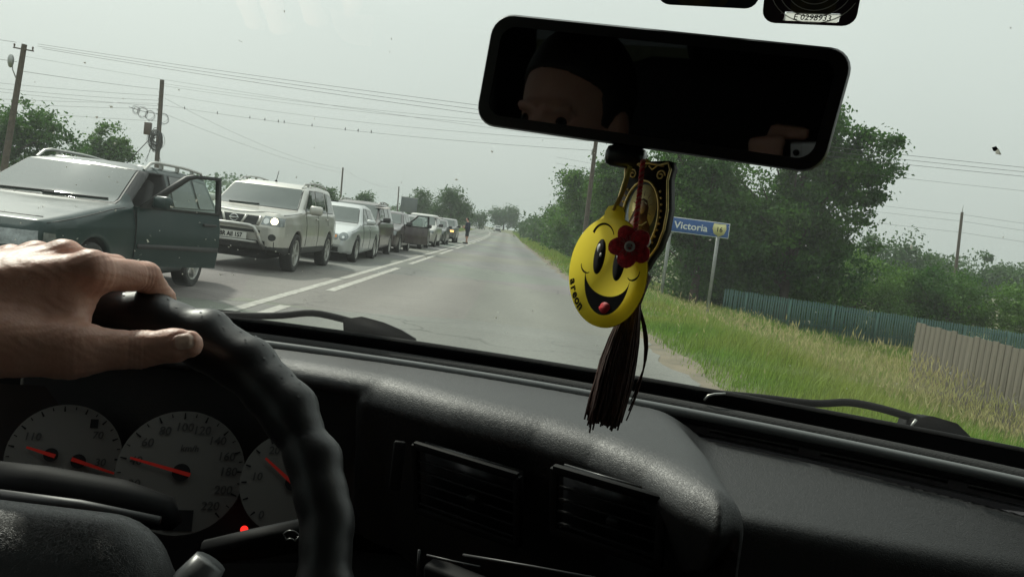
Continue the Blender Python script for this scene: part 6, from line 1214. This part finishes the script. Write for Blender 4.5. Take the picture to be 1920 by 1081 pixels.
    nc = np.array((-0.2118, 0.5740, 1.0965)); va = np.array(th[4])-np.array(th[2]); va /= np.linalg.norm(va); vn = np.array([0, 0, 1.2])-nc; vn /= np.linalg.norm(vn); vb = np.cross(vn, va); dx_ = x-nc[0]; dy_ = y-nc[1]; dz_ = z-nc[2]
    ea = (dx_*va[0]+dy_*va[1]+dz_*va[2])/.0068; eb = (dx_*vb[0]+dy_*vb[1]+dz_*vb[2])/.0056; en = dx_*vn[0]+dy_*vn[1]+dz_*vn[2]; rho = (np.abs(ea)**3+np.abs(eb)**3)**(1/3)
    d = d+np.where(en > -.006, .0007*np.exp(-((rho-1)/.14)**2)-.00035*np.clip(1-rho, 0, .3)/.3, 0)
    return d+.00022*np.sin(x*420+3*np.sin(z*260))*np.sin(z*510+2*np.sin(x*190))
HV, HQ = surfnet(hand_f, (-.560, .455, .985), (-.170, .735, 1.205), .0013, True, True)
# the driver's body: torso, head turned to the road, arm reaching the wheel (sleeves and hair are children)
def body_f(x, y, z, hx=-.33, hy=-.10, hz=1.30, arm_to=None, elbow=None, sh=1):
    C = lambda a, b, ra, rb: sd_cap(x, y, z, a, b, ra, rb)
    d = C((hx, hy-.10, .78), (hx, hy-.10, 1.02), .155, .17); d = smin(d, C((hx-.14, hy-.09, 1.06), (hx+.14, hy-.09, 1.06), .075, .075), .08); d = smin(d, C((hx, hy-.08, 1.08), (hx, hy-.03, 1.20), .062, .056), .03)
    hd = smin(sd_ell(x, y, z, (hx, hy-.01, hz+.03), (.076, .096, .105)), sd_ell(x, y, z, (hx, hy+.025, hz-.045), (.058, .070, .075)), .03)
    hd = smin(hd, C((hx, hy+.088, hz+.015), (hx, hy+.108, hz-.022), .010, .014), .012)       # nose
    for s_ in (-1, 1):
        hd = smin(hd, C((hx+s_*.012, hy+.090, hz+.032), (hx+s_*.045, hy+.080, hz+.030), .008, .006), .01)   # brow ridge
        hd = smax(hd, -(np.sqrt((x-hx-s_*.031)**2+((y-hy-.098))**2+((z-hz-.012))**2)-.014), .012)                 # eye socket
        hd = smin(hd, sd_ell(x, y, z, (hx+s_*.078, hy-.012, hz), (.010, .022, .032)), .006)                      # ear
    hd = smin(hd, C((hx-.02, hy+.092, hz-.055), (hx+.02, hy+.092, hz-.055), .007, .007), .006)              # lips
    d = smin(d, hd, .02)
    for s_ in (-1, 1): d = smin(d, C((hx+s_*.10, hy-.06, .76), (hx+s_*.12, hy+.36, .74), .085, .065), .05); d = smin(d, C((hx+s_*.12, hy+.36, .74), (hx+s_*.12, hy+.52, .50), .06, .045), .04)
    for (e, h_, s_) in (elbow or []): d = smin(d, C((hx+s_*.17, hy-.09, 1.05), e, .055, .043), .04); d = smin(d, C(e, h_, .042, .027), .025)
    return d
ZD = .130
dr_arm = [((-.62, .18, .93+ZD), (-.545, .50, 1.085+ZD), -1), ((-.10, .10, .80+ZD), (-.12, .26, .74+ZD), 1)]
DV, DQ = surfnet(lambda x, y, z: body_f(x, y, z+ZD, -.36, -.03, 1.325, None, dr_arm), (-.75, -.42, .44), (.0, .58, 1.50), .0095)
pers = empty('person', (-.34, -.2, .5)); tag(pers, 'driver gripping the top of the steering wheel with the left hand', 'person')
bo = np.array([-.34, -.2, .5]); nH = len(HV); allV = np.concatenate([HV, DV])-bo; me = mesh_np('body', allV, [np.concatenate([HQ, DQ+nH])], True)
obj('body', me, MATS['skin'], pers)
# thumb nail
nb = np.array((-0.2118, 0.5740, 1.0965)); vd = np.array([0, 0, 1.2])-nb; vd /= np.linalg.norm(vd)
ta = np.array((-0.2095, 0.5760, 1.0947))-np.array((-0.2412, 0.5720, 1.0875)); ta /= np.linalg.norm(ta); tb = np.cross(vd, ta); tb /= np.linalg.norm(tb)
gu, gv = np.meshgrid(np.linspace(-1, 1, 13), np.linspace(-1, 1, 11), indexing='ij'); k_ = (np.abs(gu)**3+np.abs(gv)**3)**(1/3); mx = np.maximum(np.abs(gu), np.abs(gv)); sc = np.where(k_ > 0, mx/np.maximum(k_, 1e-6), 1)
S = nb[None, None]+ta*(gu*sc*.0064)[..., None]+tb*(gv*sc*.0052)[..., None]+(vd*.03); tt = np.linspace(0, .045, 140); Pn = S[..., None, :]-vd*tt[:, None]; D_ = hand_f(Pn[..., 0], Pn[..., 1], Pn[..., 2]); k = np.argmax(D_ < 0, -1); Pn = S-vd*tt[k][..., None]+vd*.0006
m = MB(); m.grid(Pn-bo); m.build('thumb_nail', MATS['skin_nail'], pers, smooth=True)
SV, SQ = surfnet(lambda x, y, z: np.maximum(body_f(x, y, z+ZD, -.36, -.03, 1.325, None, dr_arm)-.010, np.maximum(z-1.02, y-.33)), (-.75, -.44, .44), (.02, .45, 1.20), .011); obj('shirt', mesh_np('shirt', SV-bo, [SQ], True), MATS['cloth_dark'], pers)
hair = lambda x, y, z, hx, hy, hz: np.maximum(sd_ell(x, y, z, (hx, hy-.018, hz+.045), (.084, .100, .104)), -np.minimum(z-hz-.02, 9)*.7+np.where(y > hy+.03, (y-hy-.03)*1.2-(z-hz-.085), -.2))
SV, SQ = surfnet(lambda x, y, z: np.broadcast_to(hair(x, y, z+ZD, -.36, -.03, 1.325), np.broadcast(x, y, z).shape), (-.50, -.20, 1.11), (-.22, .12, 1.40), .007); obj('hair', mesh_np('hair', SV-bo, [SQ], True), MATS['hair_dark'], pers)
m = MB()
for s_ in (-1, 1): m.lathe([(0, -.010), (.007, -.006), (.009, 0), (.007, .006), (0, .010)], 12, np.array([-.36+s_*.031, -.03+.076, 1.337-ZD])-bo, 'y')
m.build('eyes', MATS['hair_dark'], pers, smooth=True)
# phone held at the eye point, and the passenger who holds it
ph = empty('phone', (0, 0, EYE)); tag(ph, 'white phone reflected in the lower corner of the mirror', 'phone')
cxw, cyw, czw = RC[:, 0], RC[:, 1], RC[:, 2]
FRp = np.stack([cxw, cyw, czw], 1)
pmat('phone_white', (.70, .70, .69), .35); pmat('phone_silver', (.55, .55, .55), .4, .3)
m = MB(); m.bbox(FRp@np.array([.061, -.021, .0085]), (.138, .068, .0076), .003, FRp); m.build('case', MATS['phone_silver'], ph, smooth=True)
m = MB(); m.bbox(FRp@np.array([.0000, -.021, .0048]), (.0145, .064, .0012), .0004, FRp); m.build('glass_strip', MATS['phone_white'], ph)
th_ = np.linspace(0, 2*math.pi, 20); 
m = MB(); m.tube([FRp@np.array([0, 0, .0046]), FRp@np.array([0, 0, .0028])], .0042, 16); m.build('lens', MATS['mirror_black'], ph)
m = MB(); m.tube([FRp@np.array([0, -.011, .0046]), FRp@np.array([0, -.011, .0040])], .0022, 12); m.build('flash', MATS['mirror_black'], ph)
def pass_f(x, y, z):
    d = body_f(x, y, z, .14, -.42, 1.30, None, [((.36, -.30, .90), (.13, -.03, 1.16), 1), ((-.14, -.34, .93), (-.06, -.045, 1.17), -1)])
    C = lambda a, b, ra, rb: sd_cap(x, y, z, a, b, ra, rb)
    for k in range(4): d = smin(d, smin(C((-.06, -.04, 1.165), (-.055+.004*k, -.006, 1.205-.017*k), .012, .0095), C((-.055+.004*k, -.006, 1.205-.017*k), (-.022, .000, 1.213-.014*k), .0092, .0075), .003), .006)
    d = smin(d, smin(C((-.055, -.05, 1.18), (-.035, -.022, 1.222), .012, .010), C((-.035, -.022, 1.222), (.002, -.016, 1.224), .010, .008), .003), .008)
    return d
V, Q = surfnet(pass_f, (-.26, -.72, .46), (.56, .03, 1.48), .0085)
pp = empty('person', (.14, -.45, .5)); tag(pp, 'passenger holding the phone, faintly reflected in the mirror', 'person'); po = np.array([.14, -.45, .5]); obj('body', mesh_np('body', V-po, [Q], True), MATS['skin'], pp)
SV, SQ = surfnet(lambda x, y, z: np.maximum(body_f(x, y, z, .14, -.42, 1.30, None, [((.36, -.30, .90), (.13, -.03, 1.16), 1), ((-.14, -.34, .93), (-.06, -.045, 1.17), -1)])-.010, np.maximum(z-1.14, y+.12)), (-.28, -.74, .46), (.58, -.05, 1.18), .012); obj('jumper', mesh_np('jumper', SV-po, [SQ], True), MATS['cloth_dark'], pp)
SV, SQ = surfnet(lambda x, y, z: np.broadcast_to(np.minimum(hair(x, y, z, .14, -.42, 1.30), sd_ell(x, y, z, (.14, -.48, 1.26), (.095, .06, .16))), np.broadcast(x, y, z).shape), (.02, -.60, 1.08), (.26, -.26, 1.48), .007); obj('hair', mesh_np('hair', SV-po, [SQ], True), MATS['hair_dark'], pp)
# ------------------------------------------------------------------ man standing by the last cars
def man_f(x, y, z):
    C = lambda a, b, ra, rb: sd_cap(x, y, z, a, b, ra, rb)
    d = C((.02, 0, .95), (.0, 0, 1.35), .145, .165); d = smin(d, C((0, -.19, 1.42), (0, .19, 1.42), .07, .07), .06); d = smin(d, C((-.02, 0, 1.45), (-.06, 0, 1.58), .06, .055), .03)
    d = smin(d, sd_ell(x, y, z, (-.08, 0, 1.67), (.095, .078, .115)), .02); d = smin(d, C((-.165, 0, 1.665), (-.18, 0, 1.645), .012, .014), .01)
    for s_, kx, fx in ((-1, -.02, .06), (1, .05, -.03)):
        d = smin(d, C((.02, s_*.09, .95), (kx, s_*.10, .50), .095, .062), .04); d = smin(d, C((kx, s_*.10, .50), (fx+.02, s_*.10, .08), .056, .040), .02); d = smin(d, C((fx+.04, s_*.10, .045), (fx-.15, s_*.11, .04), .045, .038), .02)
        d = smin(d, C((0, s_*.22, 1.40), (-.02-.05*s_, s_*.27, 1.12), .055, .045), .03); d = smin(d, C((-.02-.05*s_, s_*.27, 1.12), (-.24, s_*.20, 1.14+.05*s_), .042, .032), .02); d = smin(d, C((-.24, s_*.20, 1.14+.05*s_), (-.33, s_*.19, 1.15+.05*s_), .034, .028), .01)
    return d
V, Q = surfnet(man_f, (-.45, -.42, -.02), (.30, .42, 1.85), .016)
mp = empty('person', (-2.72, 58.0, .01)); tag(mp, 'man in dark shirt and shorts standing beside the last queued car', 'person'); me = mesh_np('body', V, [Q], True); obj('body', me, MATS['skin'], mp)
V, Q = surfnet(lambda x, y, z: np.maximum(man_f(x, y, z)-.018, np.maximum(np.maximum(z-1.50, .93-z), -(x+.20))), (-.45, -.46, .88), (.32, .46, 1.56), .018); obj('shirt', mesh_np('shirt', V, [Q], True), MATS['cloth_navy'], mp)
V, Q = surfnet(lambda x, y, z: np.maximum(man_f(x, y, z)-.025, np.maximum(np.maximum(z-.96, .52-z), np.abs(y)-.21)), (-.35, -.46, .46), (.35, .46, 1.02), .018); obj('shorts', mesh_np('shorts', V, [Q], True), MATS['cloth_dark'], mp)
V, Q = surfnet(lambda x, y, z: np.maximum(sd_ell(x, y, z, (-.07, 0, 1.70), (.105, .09, .105)), 1.68-z+(-.06-x)*1.2), (-.20, -.12, 1.58), (.06, .12, 1.84), .014); obj('hair', mesh_np('hair', V, [Q], True), MATS['hair_dark'], mp)
for s_, fx in ((-1, .06), (1, -.03)): m = MB(); m.bbox((fx-.055, s_*.105, .045), (.29, .10, .10), .03); m.build('shoe', MATS['cloth_dark'], mp, smooth=True)

# ------------------------------------------------------------------ hazy air
m = MB(); m.box((0, 1400, 11), (2400, 3200, 29)); hz_o = m.build('haze', None)
hm = bpy.data.materials.new('haze'); hm.use_nodes = True; t = hm.node_tree; t.nodes.clear(); pv = N(t, 'VolumePrincipled'); pv.inputs['Color'].default_value = (.86, .93, .92, 1); pv.inputs['Density'].default_value = HAZE; ho = N(t, 'OutputMaterial'); t.links.new(pv.outputs['Volume'], ho.inputs['Volume'])
hz_o.data.materials.append(hm); hz_o['kind'] = 'stuff'; hz_o['label'] = 'thin grey haze in the air over the whole road'
